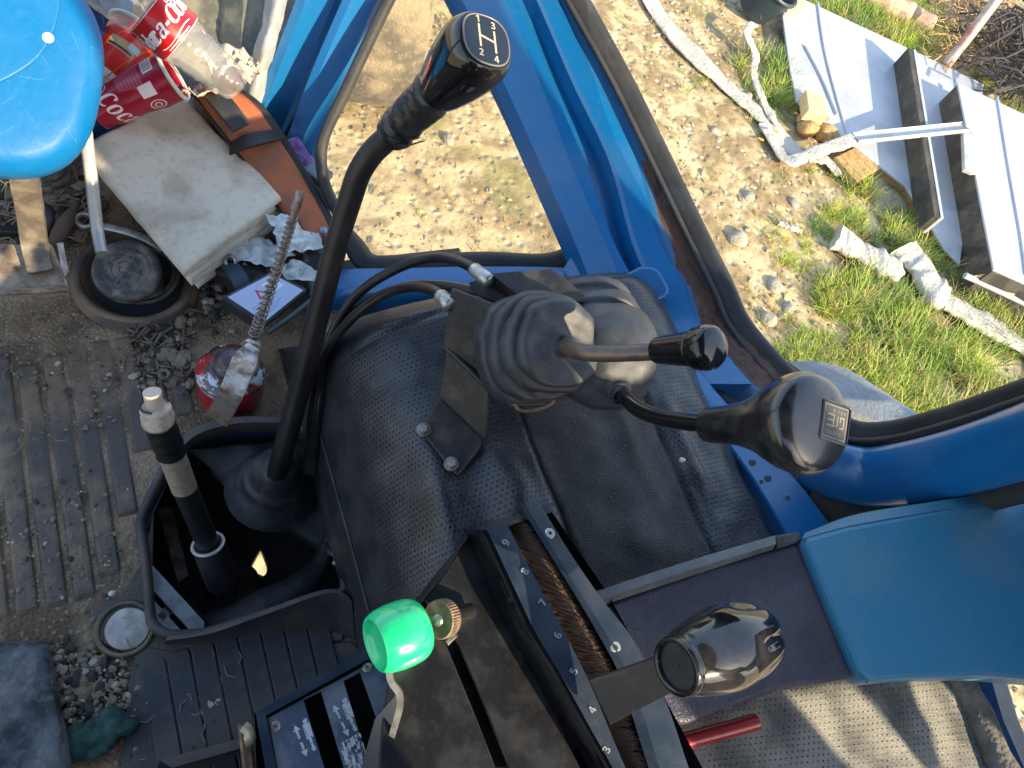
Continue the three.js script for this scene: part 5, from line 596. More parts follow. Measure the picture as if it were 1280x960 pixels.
// ================================================================ VINYL HUMP BESIDE THE SEAT
const humpPts = curveOf([[0.162, -0.004], [0.166, 0.07], [0.175, 0.15], [0.195, 0.215], [0.235, 0.262], [0.30, 0.284], [0.40, 0.298], [0.50, 0.298], [0.572, 0.286], [0.612, 0.255]].map(([x, y]) => V(x, y, 0)));
const humpAt = (u, z) => { const p = humpPts.getPoint(u); const f = sm(-0.545, -0.40, z), k = Math.pow(f, 0.55); let y = p.y * k; const a = 0.0065 * (fbm3(p.x * 13, z * 13, 7) - 0.5) * 2 * f;
  const g = (cx, cz, sx, sz, h) => h * Math.exp(-(((p.x - cx) / sx) ** 2) - ((z - cz) / sz) ** 2);
  y += a + g(0.305, -0.175, 0.024, 0.055, 0.022) + g(0.275, -0.13, 0.03, 0.02, -0.012) + g(0.335, -0.13, 0.012, 0.06, 0.006) + g(0.235, -0.215, 0.018, 0.06, 0.014) + g(0.29, -0.095, 0.02, 0.03, 0.015) + g(0.42, -0.10, 0.03, 0.06, 0.008) + g(0.455, -0.2, 0.012, 0.07, 0.005) + g(0.52, -0.16, 0.01, 0.08, 0.006) - g(0.347, -0.2, 0.0022, 0.3, 0.006) * f - g(0.495, -0.17, 0.004, 0.3, 0.004) * f - 0.004 * Math.exp(-(((z + 0.405 + 0.05 * (p.x - 0.3)) / 0.003) ** 2)) * sm(0.16, 0.2, p.x);
  return V(p.x - (1 - f) * 0.0 + 0.002 * (fbm3(z * 15, y * 15, 9) - 0.5), y, z); };
{ const t = thing('vinyl_hump', 'black perforated vinyl cover over the hump between floor and right sill', 'hump cover');
  const part = (n, u0, u1, m, nu) => obj(n, grid((u, v) => humpAt(lerp(u0, u1, u), lerp(-0.545, 0.06, v)), nu, 170), m, t);
  const uAt = (x) => { let lo = 0, hi = 1; for (let i = 0; i < 30; i++) { const m = (lo + hi) / 2; if (humpPts.getPoint(m).x < x) lo = m; else hi = m; } return lo; }, a = uAt(0.347), b = uAt(0.495);
  part('vinyl_panel', 0, a, mPerf, 90); part('leather_panel', a, b, mLeather, 60); part('vinyl_panel', b, 1, mPerf, 40);
  obj('piping', tube([...Array(24)].map((_, i) => humpAt(uAt(0.169), lerp(-0.41, 0.02, i / 23)).add(V(-0.001, 0.0005, 0))), 0.0018, 40, 8), mRubber, t); settle(t);
  const cr = []; seed = 701; for (let k = 0; k < 900; k++) { const x = 0.36 + 0.19 * (rnd() + rnd()) / 2 + rnd(-0.03, 0.06), z = rnd(-0.3, 0.0), r = rnd(0.0003, 0.0009), p = humpAt(uAt(Math.min(0.59, x)), z), g = new THREE.TetrahedronGeometry(r, 0); g.rotateY(rnd(6)); g.translate(p.x, p.y + r * 0.5, p.z); cr.push(norm(g)); }
  tag(obj('sand', cr, M({ color: [0.40, 0.33, 0.23], roughness: 0.9 })), 'fine sand dusted over the leather panel of the hump', 'sand', null, 'stuff');
  const ch = obj('stone_chip', stone(0.0034, 283, 0.6, 1), M({ color: [0.62, 0.55, 0.44], roughness: 0.8 })); ch.position.copy(P(853, 575, 0.00086)); tag(ch, 'tiny cream chip on the perforated vinyl by the sill', 'chip'); }

// ================================================================ CONTROL BRACKET AND THE TWO BELLOWS LEVERS
{ const t = thing('control_bracket', 'folded black steel bracket bolted on the hump under the bellows levers', 'bracket');
  obj('bracket_leg', plate(roundPoly(PT([[556, 433, 0.00081], [613, 487, 0.00081], [603, 551, 0.000828], [551, 495, 0.000842]]), [0.002, 0.003, 0.004, 0.002]), 0.006, 0.0014), mBracket, t);
  const footP = PT([[551, 495, 0.000841], [603, 551, 0.000827], [600, 560, 0.000825], [572, 596, 0.000814], [523, 536, 0.000829]]);
  obj('foot_plate', plate(roundPoly(footP, [0.001, 0.004, 0.006, 0.006, 0.006]), 0.006, 0.0014), mBracket, t);
  obj('side_plate', plate(roundPoly(PT([[562, 363, 0.000772], [640, 388, 0.000772], [648, 500, 0.00081], [612, 486, 0.000812], [556, 431, 0.000812]]), [0.003, 0.002, 0.002, 0.002, 0.004]), 0.006, 0.0012), mBracket, t);
  obj('side_plate', tube(PT([[556, 432, 0.00081], [612, 487, 0.000808]]), 0.0035, 6, 10), mBracket, t);
  obj('base_plate', plate(PT([[596, 374, 0.00080], [700, 352, 0.00083], [800, 400, 0.00085], [806, 470, 0.00085], [700, 505, 0.00083], [640, 508, 0.00081], [588, 452, 0.00081]]), 0.006, 0.0012), mBracket, t);
  obj('tray_lip', tube(PT([[641, 486, 0.00079], [641, 500, 0.00079], [650, 512, 0.00079], [668, 512, 0.000785], [690, 503, 0.00078], [694, 488, 0.00078]]), 0.0024, 24, 8), mRustSteel, t);
  obj('cable_box', plate(PT([[612, 342, 0.00079], [690, 334, 0.00080], [744, 380, 0.00079], [652, 370, 0.00078]]), 0.035, 0.0015), mBracket, t);
  obj('box_tab', plate(PT([[586, 352, 0.00081], [606, 348, 0.00081], [650, 372, 0.0008], [640, 386, 0.0008], [588, 366, 0.00081]]), 0.004, 0.001), mBracket, t);
  for (const [x, y] of [[530, 537], [564, 580]]) { const n = footP[3].clone().sub(footP[0]).cross(footP[4].clone().sub(footP[1])).normalize(); if (n.dot(DIR) > 0) n.negate(); const o = PL(x, y, n, footP[0].clone().lerp(footP[3], 0.5)), b = obj('bolt', lathe([[0.0005, 0.0075], [0.0042, 0.0075], [0.0052, 0.0062], [0.0056, 0.005], [0.0056, 0.0012], [0.0005, 0.0012]], o, n, 6), mZinc, t); b.geometry.computeVertexNormals(); obj('bolt_washer', lathe([[0.0005, 0.0016], [0.0072, 0.0016], [0.0076, 0.001], [0.0076, 0]], o, n, 24), mSteel, b); }
  for (const [x, y] of [[588, 378], [604, 382], [612, 400]]) obj('rivet_hole', lathe([[0.0002, 0.0006], [0.0016, 0.0005], [0.002, 0]], P(x, y, 0.000771), P(562, 363, 0).clone().sub(C).multiplyScalar(0).add(DIR).negate(), 12), mSteel, t);
  obj('box_screw', lathe([[0.0002, 0.001], [0.0022, 0.0008], [0.0026, 0]], P(642, 340, 0.00079), DIR.clone().negate(), 12), mRubberDark, t); settle(t); }
const mBoot = M({ map: worn([0.030, 0.033, 0.040], [0.095, 0.10, 0.11], 0.4, 270, 0.16, 6), roughness: 0.42, bumpMap: tFine, bumpScale: 0.0003 });
const mShaft = M({ map: worn([0.11, 0.10, 0.095], [0.24, 0.15, 0.09], 0.8, 271, 0.05, 10), metalness: 0.55, roughness: 0.4 });
const bellowsOf = (k) => { const r = []; for (const [R, h] of k) r.push([R, h]); return soft(r, 7); };
{ const t = thing('bellows_lever', 'front lever in a ribbed rubber bellows with small round black knob', 'lever');
  const o = P(650, 441, 0.000800), e = P(705, 431, 0.00072), ax = e.clone().sub(o), L = ax.length() / 0.092;
  obj('bellows', wob2(lathe(bellowsOf([[0.040, -0.010], [0.054, -0.002], [0.0575, 0.014], [0.0565, 0.026], [0.0505, 0.031], [0.0545, 0.036], [0.0560, 0.045], [0.0530, 0.052], [0.0440, 0.055], [0.0485, 0.059], [0.0495, 0.066], [0.0465, 0.073], [0.0385, 0.0755], [0.0415, 0.079], [0.0425, 0.085], [0.0395, 0.090], [0.030, 0.0905], [0.016, 0.089], [0.011, 0.092], [0.0090, 0.097]]).map(([r, h]) => [r * 0.92, h * L]), o, ax, 72, UPV, 2.4), 0.009, 19, 8), mBoot, t);
  obj('shaft', tube(PT([[704, 431, 0.00072], [716, 437, 0.000705], [732, 441, 0.00069], [760, 442, 0.00068], [832, 439, 0.00066]]), (s) => 0.0074 + 0.0006 * sm(0.25, 0.1, s), 30, 16), mShaft, t);
  const a = P(821, 438, 0.000665), b = P(895, 434, 0.000608), ka = b.clone().sub(a), KL = ka.length(); obj('knob', lathe([[0.0005, 0], [0.0095, 0], [0.0112, 0.0015], [0.0122, 0.012], [0.0145, 0.60 * KL], [0.0152, 0.66 * KL], [0.0146, 0.68 * KL], [0.0165, 0.70 * KL], [0.0176, 0.74 * KL], [0.0180, 0.86 * KL], [0.0172, 0.93 * KL], [0.0150, 0.975 * KL], [0.009, KL], [0.0005, 1.01 * KL]].flatMap((r, i, l) => i ? [[(r[0] * 2 + l[i - 1][0]) / 3, (r[1] * 2 + l[i - 1][1]) / 3], r] : [r]), a, ka, 48), mGloss, t); settle(t); }
{ const t = thing('bellows_lever', 'rear lever in a rubber bellows with large black drop shaped knob', 'lever');
  const o = P(734, 404, 0.00084), e = P(775, 492, 0.000745), ax = e.clone().sub(o), L = ax.length() / 0.094;
  obj('bellows', wob2(lathe(bellowsOf([[0.04, -0.02], [0.050, -0.016], [0.052, -0.006], [0.047, 0.0], [0.053, 0.009], [0.053, 0.018], [0.047, 0.023], [0.054, 0.032], [0.055, 0.044], [0.052, 0.060], [0.043, 0.076], [0.028, 0.086], [0.014, 0.090], [0.0105, 0.096], [0.0095, 0.098]]).map(([r, h]) => [r * 0.9, h * L]), o, ax, 64, UPV, 2.5), 0.008, 16, 9), mBoot, t);
  obj('bellows_rim', lathe([[0.0085, 0.001], [0.0105, 0], [0.0112, 0.003], [0.0105, 0.006], [0.0085, 0.006]], e.clone().addScaledVector(ax, -0.06), ax, 28), mRubber, t);
  obj('shaft', tube(PT([[772, 480, 0.00076], [782, 497, 0.000735], [798, 511, 0.000715], [826, 522, 0.00069], [888, 531, 0.000635]]), 0.0074, 30, 16), mGloss, t);
  obj('shaft_collar', tube(PT([[866, 530, 0.00066], [892, 532, 0.000632]]), 0.0082, 8, 18), M({ map: worn([0.34, 0.33, 0.32], [0.12, 0.11, 0.1], 0.9, 272, 0.03), metalness: 0.6, roughness: 0.55, bumpMap: tFine, bumpScale: 0.0008 }), t);
  const a = P(886, 531, 0.000637), b = P(1026, 529, 0.000536), ka = b.clone().sub(a), KL = ka.length(), R = [[0.0005, 0], [0.0125, 0], [0.0142, 0.015], [0.0146, 0.06], [0.0152, 0.2], [0.0172, 0.36], [0.0222, 0.52], [0.0290, 0.66], [0.0336, 0.77], [0.0356, 0.86], [0.0350, 0.92], [0.0322, 0.965], [0.0260, 0.992], [0.0150, 1.006], [0.0005, 1.01]];
  obj('knob', lathe(soft(R, 6).map(([r, h]) => [Math.max(0.0004, r), h * KL]), a, ka, 64), mKnobWorn, t);
  const A = ka.clone().normalize(), n = A.clone(), tx = RGT.clone().multiplyScalar(0.97).addScaledVector(UPV, -0.2); tx.addScaledVector(n, -tx.dot(n)).normalize(); const ty = n.clone().cross(tx), c = PL(1043, 528, A, b.clone().addScaledVector(A, 0.0004)), q = (u, v, s) => c.clone().addScaledVector(tx, u * s).addScaledVector(ty, v * s).addScaledVector(n, 0.0004);
  const S = 0.0132, fr = roundPoly([q(-1, -1, S), q(1, -1, S), q(1, 1, S), q(-1, 1, S)], 0.002);
  obj('badge_frame', plate(fr, 0.004, 0.0006), mKnobWorn, t); obj('badge_frame', tube([...fr, fr[0]].map((p) => p.clone().addScaledVector(n, 0.0003)), 0.0007, 60, 8), mKnobWorn, t);
  const badge = (x, w, h, f, b) => { x.fillStyle = b; x.fillRect(0, 0, w, h); x.strokeStyle = x.fillStyle = f; x.lineWidth = 8; x.strokeRect(10, 10, w - 20, h - 20); x.font = 'bold 40px sans-serif'; x.fillText('0', 92, 62); x.fillText('7 9 9', 138, 62); x.lineWidth = 12; x.beginPath(); x.moveTo(40, 78); x.lineTo(110, 78); x.lineTo(110, 118); x.lineTo(46, 118); x.moveTo(110, 118); x.lineTo(110, 160); x.lineTo(40, 160); x.stroke(); x.fillRect(122, 150, 12, 12); x.beginPath(); x.moveTo(150, 78); x.lineTo(150, 160); x.moveTo(174, 160); x.lineTo(216, 160); x.lineTo(216, 82); x.lineTo(180, 82); x.lineTo(180, 120); x.stroke(); x.font = 'bold 38px sans-serif'; x.fillText('SWEDEN', 44, 222); };
  const g = grid((u, v) => q(u * 2 - 1, v * 2 - 1, S * 0.9).addScaledVector(n, 0.0003), 2, 2, true); obj('badge', g, M({ map: canvasTex(256, 256, (x, w, h) => badge(x, w, h, '#8d8a82', '#4e4d4a')), bumpMap: canvasTex(256, 256, (x, w, h) => badge(x, w, h, '#fff', '#000'), false), bumpScale: 0.0006, roughness: 0.4, metalness: 0.3 }), t); settle(t); }
{ const mC = MP({ map: worn([0.011, 0.011, 0.012], [0.06, 0.058, 0.055], 0.35, 274, 0.1), roughness: 0.32 });
  const start = (dx) => [[384 + dx, 590, 0.00103], [392 + dx, 500, 0.00096]];
  [['top control cable arching in front of the blue window rail', [...start(4), [412, 424, 0.00093], [445, 370, 0.00091], [500, 334, 0.00088], [545, 322, 0.00085], [582, 330, 0.000815], [600, 342, 0.0008]], [[592, 336, 0.000808], [612, 352, 0.00079]]],
    ['lower front control cable ending at the bracket side plate', [...start(0), [404, 446, 0.00093], [440, 398, 0.0009], [485, 366, 0.00087], [520, 359, 0.00084], [546, 366, 0.0008], [556, 374, 0.00079]], [[550, 369, 0.000795], [563, 382, 0.00078]]],
    ['hidden control cable running behind the lower cable to the box', [...start(8), [415, 420, 0.00094], [450, 384, 0.00092], [500, 360, 0.0009], [550, 357, 0.00086], [606, 366, 0.00083]], [[600, 364, 0.00083], [616, 370, 0.00082]]]].forEach(([l, p, f], i) => { const t = thing('control_cable', l, 'cable', 'control cables'); obj('sheath', tube(PT(p), 0.0056, 60, 12), mC, t); const a = P(...f[0]), b = P(...f[1]), ax = b.clone().sub(a), L = ax.length(); obj('ferrule', lathe([[0.0055, 0], [0.0072, 0.001], [0.0072, L * 0.3], [0.0066, L * 0.33], [0.0074, L * 0.4], [0.0074, L], [0.0005, L]], a, ax, 20), mZinc, t); settle(t); }); }

// ================================================================ TALL GEAR LEVER
{ const t = thing('gear_lever', 'tall bent black gear lever with taped grip and shift pattern knob', 'gear lever');
  obj('shaft', tube(PT([[346, 592, 0.001], [356, 556, 0.00097], [376, 480, 0.00092], [400, 385, 0.00086], [422, 300, 0.00081], [438, 248, 0.00078], [450, 214, 0.00076], [466, 190, 0.000745], [492, 166, 0.00072], [520, 138, 0.000695]]), (s) => 0.0128 - 0.0015 * s, 60, 18), mBlackPaint, t);
  obj('grip_tape', (() => { const cv = PT([[490, 168, 0.000722], [512, 146, 0.0007], [535, 124, 0.000682], [560, 100, 0.00066]]); const g = tube(cv, (s, a) => (0.0165 + 0.003 * s + 0.0012 * Math.sin(s * 32 + a) * (0.5 + 0.5 * Math.sin(s * 9)) + 0.0013 * (vn(s * 12, a * 1.2 + 3, 0, 4) - 0.5) * (1.6 - s)), 70, 30); return g; })(), MP({ map: worn([0.010, 0.011, 0.013], [0.09, 0.09, 0.09], 0.2, 276, 0.08, 14), roughness: 0.3, bumpMap: tBump, bumpScale: 0.0012 }), t);
  const tf = []; seed = 31; for (let k = 0; k < 9; k++) { const c = P(492 + k * 4.2 + rnd(-2, 2), 172 + rnd(0, 12) - k * 0.6, 0.00071); tf.push(norm(sheet(c, V(0.006, 0.004, 0.002), V(-0.002, 0.006, 0.004), 0.004, 80 + k, 0.5, 14))); }
  obj('tape_end', tf, M({ color: [0.012, 0.012, 0.014], roughness: 0.4 }), t);
  const a = P(549, 112, 0.000672), b = P(609, 49, 0.000607), ax = b.clone().sub(a), L = ax.length(), R = [[0.0005, 0], [0.017, 0], [0.0195, 0.03], [0.0225, 0.2], [0.0258, 0.45], [0.0274, 0.68], [0.0270, 0.82], [0.0248, 0.92], [0.0228, 0.965], [0.0218, 0.97], [0.0205, 0.972], [0.012, 0.985], [0.0005, 0.99]];
  obj('knob', lathe(soft(R, 5).map(([r, h]) => [Math.max(0.0004, r), h * L]), a, ax, 56, UPV, 2.6), mGloss, t);
  const n = ax.clone().normalize(), ty = UPV.clone().addScaledVector(n, -UPV.dot(n)).normalize(), tx = ty.clone().cross(n), c = a.clone().addScaledVector(n, L * 0.985 + 0.0006);
  const sq = (r, f) => { const cs = Math.cos(f), sn = Math.sin(f), k = 1 / Math.pow(Math.abs(cs) ** 2.6 + Math.abs(sn) ** 2.6, 1 / 2.6); return [r * k * cs, r * k * sn]; }, rimP = []; for (let k = 0; k <= 48; k++) { const [u, v] = sq(0.0202, k / 48 * 6.2832); rimP.push(c.clone().addScaledVector(tx, u).addScaledVector(ty, v).addScaledVector(n, -0.0004)); }
  obj('cap_rim', tube(rimP, 0.0008, 0, 8, true), M({ color: [0.16, 0.15, 0.14], roughness: 0.3 }), t);
  const sp = (x, w, h, f, bg) => { x.fillStyle = bg; x.fillRect(0, 0, w, h); x.strokeStyle = x.fillStyle = f; x.lineWidth = 10; x.beginPath(); x.moveTo(94, 58); x.lineTo(94, 168); x.moveTo(172, 76); x.lineTo(172, 184); x.moveTo(94, 112); x.lineTo(172, 132); x.stroke(); x.font = 'bold 46px sans-serif'; x.fillText('2', 80, 212); x.fillText('4', 158, 228); x.fillText('1', 80, 50); x.fillText('3', 158, 66); };
  const dg = new THREE.CircleGeometry(1, 48), dp = dg.attributes.position, du = dg.attributes.uv; for (let i = 0; i < dp.count; i++) { const f = Math.atan2(dp.getY(i), dp.getX(i)), r = Math.hypot(dp.getX(i), dp.getY(i)), [u, v] = sq(0.0198 * r, f), q = c.clone().addScaledVector(tx, u).addScaledVector(ty, v); dp.setXYZ(i, q.x, q.y, q.z); du.setXY(i, 0.5 + u / 0.044, 0.5 + v / 0.044); } dg.computeVertexNormals();
  obj('shift_pattern', dg, MP({ map: canvasTex(256, 256, (x, w, h) => sp(x, w, h, '#b9a98c', '#15171b')), roughness: 0.3, clearcoat: 0.4 }), t);
  const bs = Y(342, 604, 0.0); obj('lever_boot', wob2(lathe(soft([[0.06, -0.02], [0.052, -0.008], [0.043, 0.004], [0.040, 0.016], [0.034, 0.024], [0.031, 0.036], [0.026, 0.05], [0.016, 0.062], [0.0125, 0.068], [0.0125, 0.078]], 6), bs, P(356, 556, 0.00097).sub(bs), 44), 0.002, 30, 3), mRubber, t); settle(t); }
{ // short lever with missing knob
  const t = thing('short_lever', 'short knobless shift lever with pale plastic stub standing in the floor hatch', 'lever');
  const top = V(-0.012, 0.262, -0.365), L = [P(190, 490, 0.00079), P(197, 522, 0.00081), P(206, 545, 0.00083), P(214, 566, 0.00085), P(229, 606, 0.00089), P(260, 680, 0.00096), P(285, 745, 0.00102)];
  const mCream = M({ map: worn([0.60, 0.50, 0.40], [0.36, 0.25, 0.18], 0.7, 280, 0.04), roughness: 0.55 });
  obj('stub', tube([L[0], L[0].clone().lerp(L[1], 0.9)], 0.0088, 12, 20), MP({ color: [0.66, 0.52, 0.42], roughness: 0.4, transmission: 0.15, thickness: 0.01 }), t);
  obj('stub_collar', lathe([[0.0088, 0], [0.0145, 0.001], [0.0152, 0.004], [0.0145, 0.009], [0.0156, 0.011], [0.016, 0.02], [0.015, 0.024], [0.0005, 0.024]], L[0].clone().lerp(L[1], 0.55), L[1].clone().sub(L[0]), 32), mCream, t);
  obj('retaining_clip', tube([0.2, 0.9, 1.6, 2.3, 3.0, 3.7, 4.4].map((a) => { const ax = L[1].clone().sub(L[0]), [x, y, z] = frameOf(ax, ZA); return L[0].clone().lerp(L[1], 0.5).addScaledVector(x, 0.0135 * Math.cos(a)).addScaledVector(z, 0.0135 * Math.sin(a)); }), 0.0012, 30, 6), mRubberDark, t);
  obj('tape_band', tube([L[1].clone().lerp(L[2], 0.1), L[2], L[3]], (s) => 0.0152 + 0.0006 * Math.sin(s * 20), 14, 24), mBlackPaint, t);
  obj('dusty_sleeve', tube([L[3], L[4], L[4].clone().lerp(L[5], 0.05)], 0.0138, 10, 24), M({ map: worn([0.36, 0.30, 0.21], [0.22, 0.17, 0.11], 0.6, 281, 0.03), roughness: 0.9, bumpMap: tFine, bumpScale: 0.0006 }), t);
  obj('shaft', tube([L[4], L[5], L[6]], 0.0132, 16, 22), mBlackPaint, t);
  const ax = L[6].clone().sub(L[5]); obj('socket_sleeve', lathe([[0.0135, 0], [0.0185, 0], [0.0195, 0.003], [0.0195, 0.07], [0.0005, 0.07]], L[5], ax, 32), mRubberDark, t); obj('sleeve_ring', lathe([[0.0165, -0.001], [0.0195, -0.0015], [0.0203, 0.0], [0.0195, 0.002]], L[5], ax, 32), M({ color: [0.52, 0.50, 0.47], metalness: 0.4, roughness: 0.4 }), t); settle(t); }

// ================================================================ SIDE CONSOLE
const atlasCells = {};
const tAtlas = canvasTex(1024, 512, (x) => { x.fillStyle = '#000'; x.fillRect(0, 0, 1024, 512); x.fillStyle = '#fff'; x.font = 'bold 110px sans-serif'; x.textAlign = 'center';
  ['9', '8', '7', '6', '5', '4', '3'].forEach((d, i) => { x.fillText(d, i * 128 + 64, 104); atlasCells[d] = [i * 128, 0, 128, 128]; });
  x.save(); x.translate(0, 128); x.fillStyle = '#fff'; const g = x; g.fillRect(70, 60, 40, 90); g.beginPath(); g.arc(90, 45, 14, 0, 7); g.fill(); g.fillRect(82, 150, 16, 60); g.beginPath(); g.arc(90, 214, 14, 0, 7); g.fill(); g.beginPath(); g.moveTo(30, 40); g.lineTo(54, 76); g.lineTo(6, 76); g.fill(); g.fillRect(22, 76, 16, 50); g.fillRect(22, 150, 16, 46); g.beginPath(); g.moveTo(30, 240); g.lineTo(54, 200); g.lineTo(6, 200); g.fill(); g.fillStyle = '#000'; g.fillRect(74, 80, 3, 60); for (let k = 0; k < 60; k++) g.fillRect(h2(k, 1, 1) * 128, h2(k, 2, 1) * 256, 3 + h2(k, 3, 1) * 7, 2 + h2(k, 4, 1) * 5); x.restore(); atlasCells.arrow = [0, 128, 128, 256];
  x.save(); x.translate(128, 128); x.beginPath(); x.rect(0, 0, 128, 128); x.clip(); for (let k = 0; k < 240; k++) { x.beginPath(); x.arc(h2(k, 5, 2) * 128, h2(k, 6, 2) * 128, 2 + 7 * h2(k, 7, 2) ** 3, 0, 7); x.fill(); } x.restore(); atlasCells.patch = [128, 128, 128, 128]; }, false);
const mPrint = M({ color: [0.22, 0.24, 0.27], roughness: 0.7, alphaMap: tAtlas, transparent: true }), mMark = M({ color: [0.42, 0.45, 0.50], roughness: 0.7, alphaMap: tAtlas, transparent: true });
const decal = (name, parent, q, cell) => { const g = grid((u, v) => q[0].clone().multiplyScalar((1 - u) * (1 - v)).addScaledVector(q[1], u * (1 - v)).addScaledVector(q[2], u * v).addScaledVector(q[3], (1 - u) * v), 1, 1, true), [x, y, w, h] = atlasCells[cell], uv = g.attributes.uv; for (let i = 0; i < uv.count; i++) uv.setXY(i, (x + 1 + uv.getX(i) * (w - 2)) / 1024, 1 - (y + h - 1 - uv.getY(i) * (h - 2)) / 512); return obj(name, g, name === 'digit' ? mPrint : mMark, parent); };
const mConsole = MP({ map: worn([0.0115, 0.0112, 0.0128], [0.07, 0.07, 0.072], 0.3, 290, 0.09, 40, 1024), roughness: 0.2, bumpMap: tFine, bumpScale: 0.0001, clearcoat: 0.25, clearcoatRoughness: 0.3 });
const mStripM = MP({ map: worn([0.014, 0.024, 0.042], [0.08, 0.09, 0.11], 0.3, 291, 0.2, 30), specularIntensity: 0.6, roughness: 0.3, bumpMap: tFine, bumpScale: 0.0001 });
{ const t = thing('side_console', 'black metal side console with numbered throttle quadrant and lever slots', 'console');
  const H = (y) => 0.45 + 0.006 * Math.sin(Math.PI * (y - 640) / 330);
  const SL = [[608, 662], [612, 669], [642, 733], [669, 790], [703, 847], [734, 903], [766, 960], [797, 1020]], SR = [[633, 655], [638, 664], [673, 731], [705, 790], [734, 847], [758, 903], [782, 960], [812, 1020]];
  const q = (p, dh = 0, dx = 0) => Y(p[0] + dx, p[1], H(p[1]) + dh);
  obj('quadrant_strip', loft(SL.map((p, i) => [q(p, -0.004), q(p), q(SR[i]), q(SR[i], -0.02)]), 40), mStripM, t);
  obj('shoulder', loft(SL.map((p) => [q(p, -0.0035, 1), q(p, -0.0035, -9), q(p, -0.008, -15), q(p, -0.028, -30)]), 40), mGloss, t);
  // front end cap of the ridge
  obj('ridge_end', loft([[q(SL[1], -0.024, -30), q(SL[1], -0.008, -14), q(SL[1], -0.003), q([640, 656], -0.003), q([690, 640], -0.004)], [Y(585, 668, 0.36), Y(600, 655, 0.36), Y(612, 650, 0.36), Y(640, 645, 0.36), Y(692, 628, 0.36)]], 3), mGloss, t);
  const RL = [[650, 630], [661, 650], [695, 705], [730, 762], [758, 811], [772, 838], [790, 893], [811, 960], [834, 1020]], RR = [[672, 624], [683, 643], [717, 698], [754, 751], [788, 794], [805, 825], [833, 879], [861, 960], [884, 1020]];
  obj('quadrant_rail', loft(RL.map((p, i) => [q(p, -0.02), q(p, 0.001), Y(lerp(p[0], RR[i][0], 0.28), lerp(p[1], RR[i][1], 0.28), H(p[1]) + 0.003), q(RR[i], -0.001), q(RR[i], -0.02)]), 40), mStripM, t);
  for (const [x, y] of [[687, 667], [769, 809]]) { const s = obj('rail_screw', lathe([[0.0015, 0.001], [0.0032, 0.0014], [0.0042, 0.0006], [0.0044, 0]], Y(x, y, H(y) + 0.0015), UPY, 20), mZinc, t); obj('screw_socket', lathe([[0.0002, 0.0008], [0.0016, 0.0008]], Y(x, y, H(y) + 0.0015), UPY, 6), mRubberDark, s); }
  // brush slot
  obj('brush_slot', loft(SR.slice(0, 8).map((p, i) => [q(p, -0.019), q(RL[Math.min(8, i + 1)], -0.019)]), 30), mRubberDark, t);
  const bs = []; seed = 811; const ca = curveOf(SR.map((p) => q(p, -0.018))), cb = curveOf(RL.slice(1).map((p) => q(p, -0.018)));
  for (let k = 0; k < 5200; k++) { const v = rnd(), right = rnd() < 0.62, a = ca.getPoint(v), b = cb.getPoint(v), d = b.clone().sub(a), w = rnd(0.0, 0.12), p = right ? a.clone().addScaledVector(d, 1 - w) : a.clone().addScaledVector(d, w), e = p.clone().addScaledVector(d, (right ? -1 : 1) * rnd(0.35, 0.6)).add(V(rnd(-0.001, 0.001), rnd(0.008, 0.016), rnd(0.0, 0.008))); const s = d.clone().cross(UPY).setLength(0.0006); const g = new THREE.BufferGeometry(); g.setAttribute('position', new THREE.Float32BufferAttribute([p.x - s.x, p.y, p.z - s.z, p.x + s.x, p.y, p.z + s.z, e.x, e.y, e.z, p.x, p.y - 0.0005, p.z, p.x, p.y + 0.0005, p.z, e.x, e.y, e.z], 3)); g.computeVertexNormals(); bs.push(boxUV(g)); }
  tag(obj('brush_bristles', bs, M({ color: [0.17, 0.105, 0.068], roughness: 0.8 }), t), null, null, null, 'stuff');
  // digits of the quadrant, worn
  for (const [d, x, y] of [['9', 633, 678], ['8', 657, 714], ['7', 679, 753], ['6', 698, 794], ['5', 718, 839], ['4', 741, 887], ['3', 759, 937]]) { const k = (u, v) => Y(x - 1 + (v * -0.86 + u * 0.5) * 8, y + (v * -0.5 - u * 0.86) * 8, H(y) + 0.0008); decal('digit', t, [k(-1, -1), k(1, -1), k(1, 1), k(-1, 1)], d); }
  // covers left of the ridge, with the slit
  const pan = (n, l, h, th = 0.004) => obj(n, plate(l.map(([x, y, hh]) => Y(x, y, hh ?? h)), th, 0.0012), mConsole, t);
  pan('right_cover', [[590, 664], [556, 716], [530, 750], [562, 790], [573, 806], [612, 900], [648, 990], [740, 990], [700, 905], [665, 840], [628, 760]], 0.4245);
  pan('left_cover', [[490, 830], [530, 790], [556, 800], [597, 900], [632, 990], [470, 990], [478, 900]], 0.43);
  pan('slit_floor', [[556, 795], [580, 795], [660, 1000], [620, 1000]], 0.41, 0.002);
  // body under the covers
  const foot = [[478, 990], [322, 1010], [318, 892], [476, 806], [530, 748], [590, 664], [690, 640], [760, 742], [900, 1000]].map(([x, y]) => Y(x, y, 0.39)), fl = foot.map((p) => V(p.x, 0.0, p.z)), sd = [];
  for (let i = 2; i < 10; i++) { const a = foot[i % 9], b = foot[(i + 1) % 9], c = a.clone(), d = b.clone(); c.y = d.y = 0; if (i === 2) { c.z -= 0.0; } sd.push(norm(grid((u, v) => a.clone().lerp(b, u).lerp(c.clone().lerp(d, u), v), 4, 4))); }
  sd.push(norm(grid((u, v) => foot[2].clone().lerp(foot[1], u).lerp(fl[2].clone().lerp(fl[1], u), v), 2, 2)));
  obj('console_wall', sd, mBlackPaint, t);
  obj('front_skirt', loft([[Y(590, 664, 0.432), Y(556, 716, 0.432), Y(530, 750, 0.432), Y(478, 806, 0.415)], [Y(592, 662, 0.38), Y(556, 712, 0.38), Y(530, 746, 0.38), Y(476, 804, 0.38)]], 2), mConsole, t);
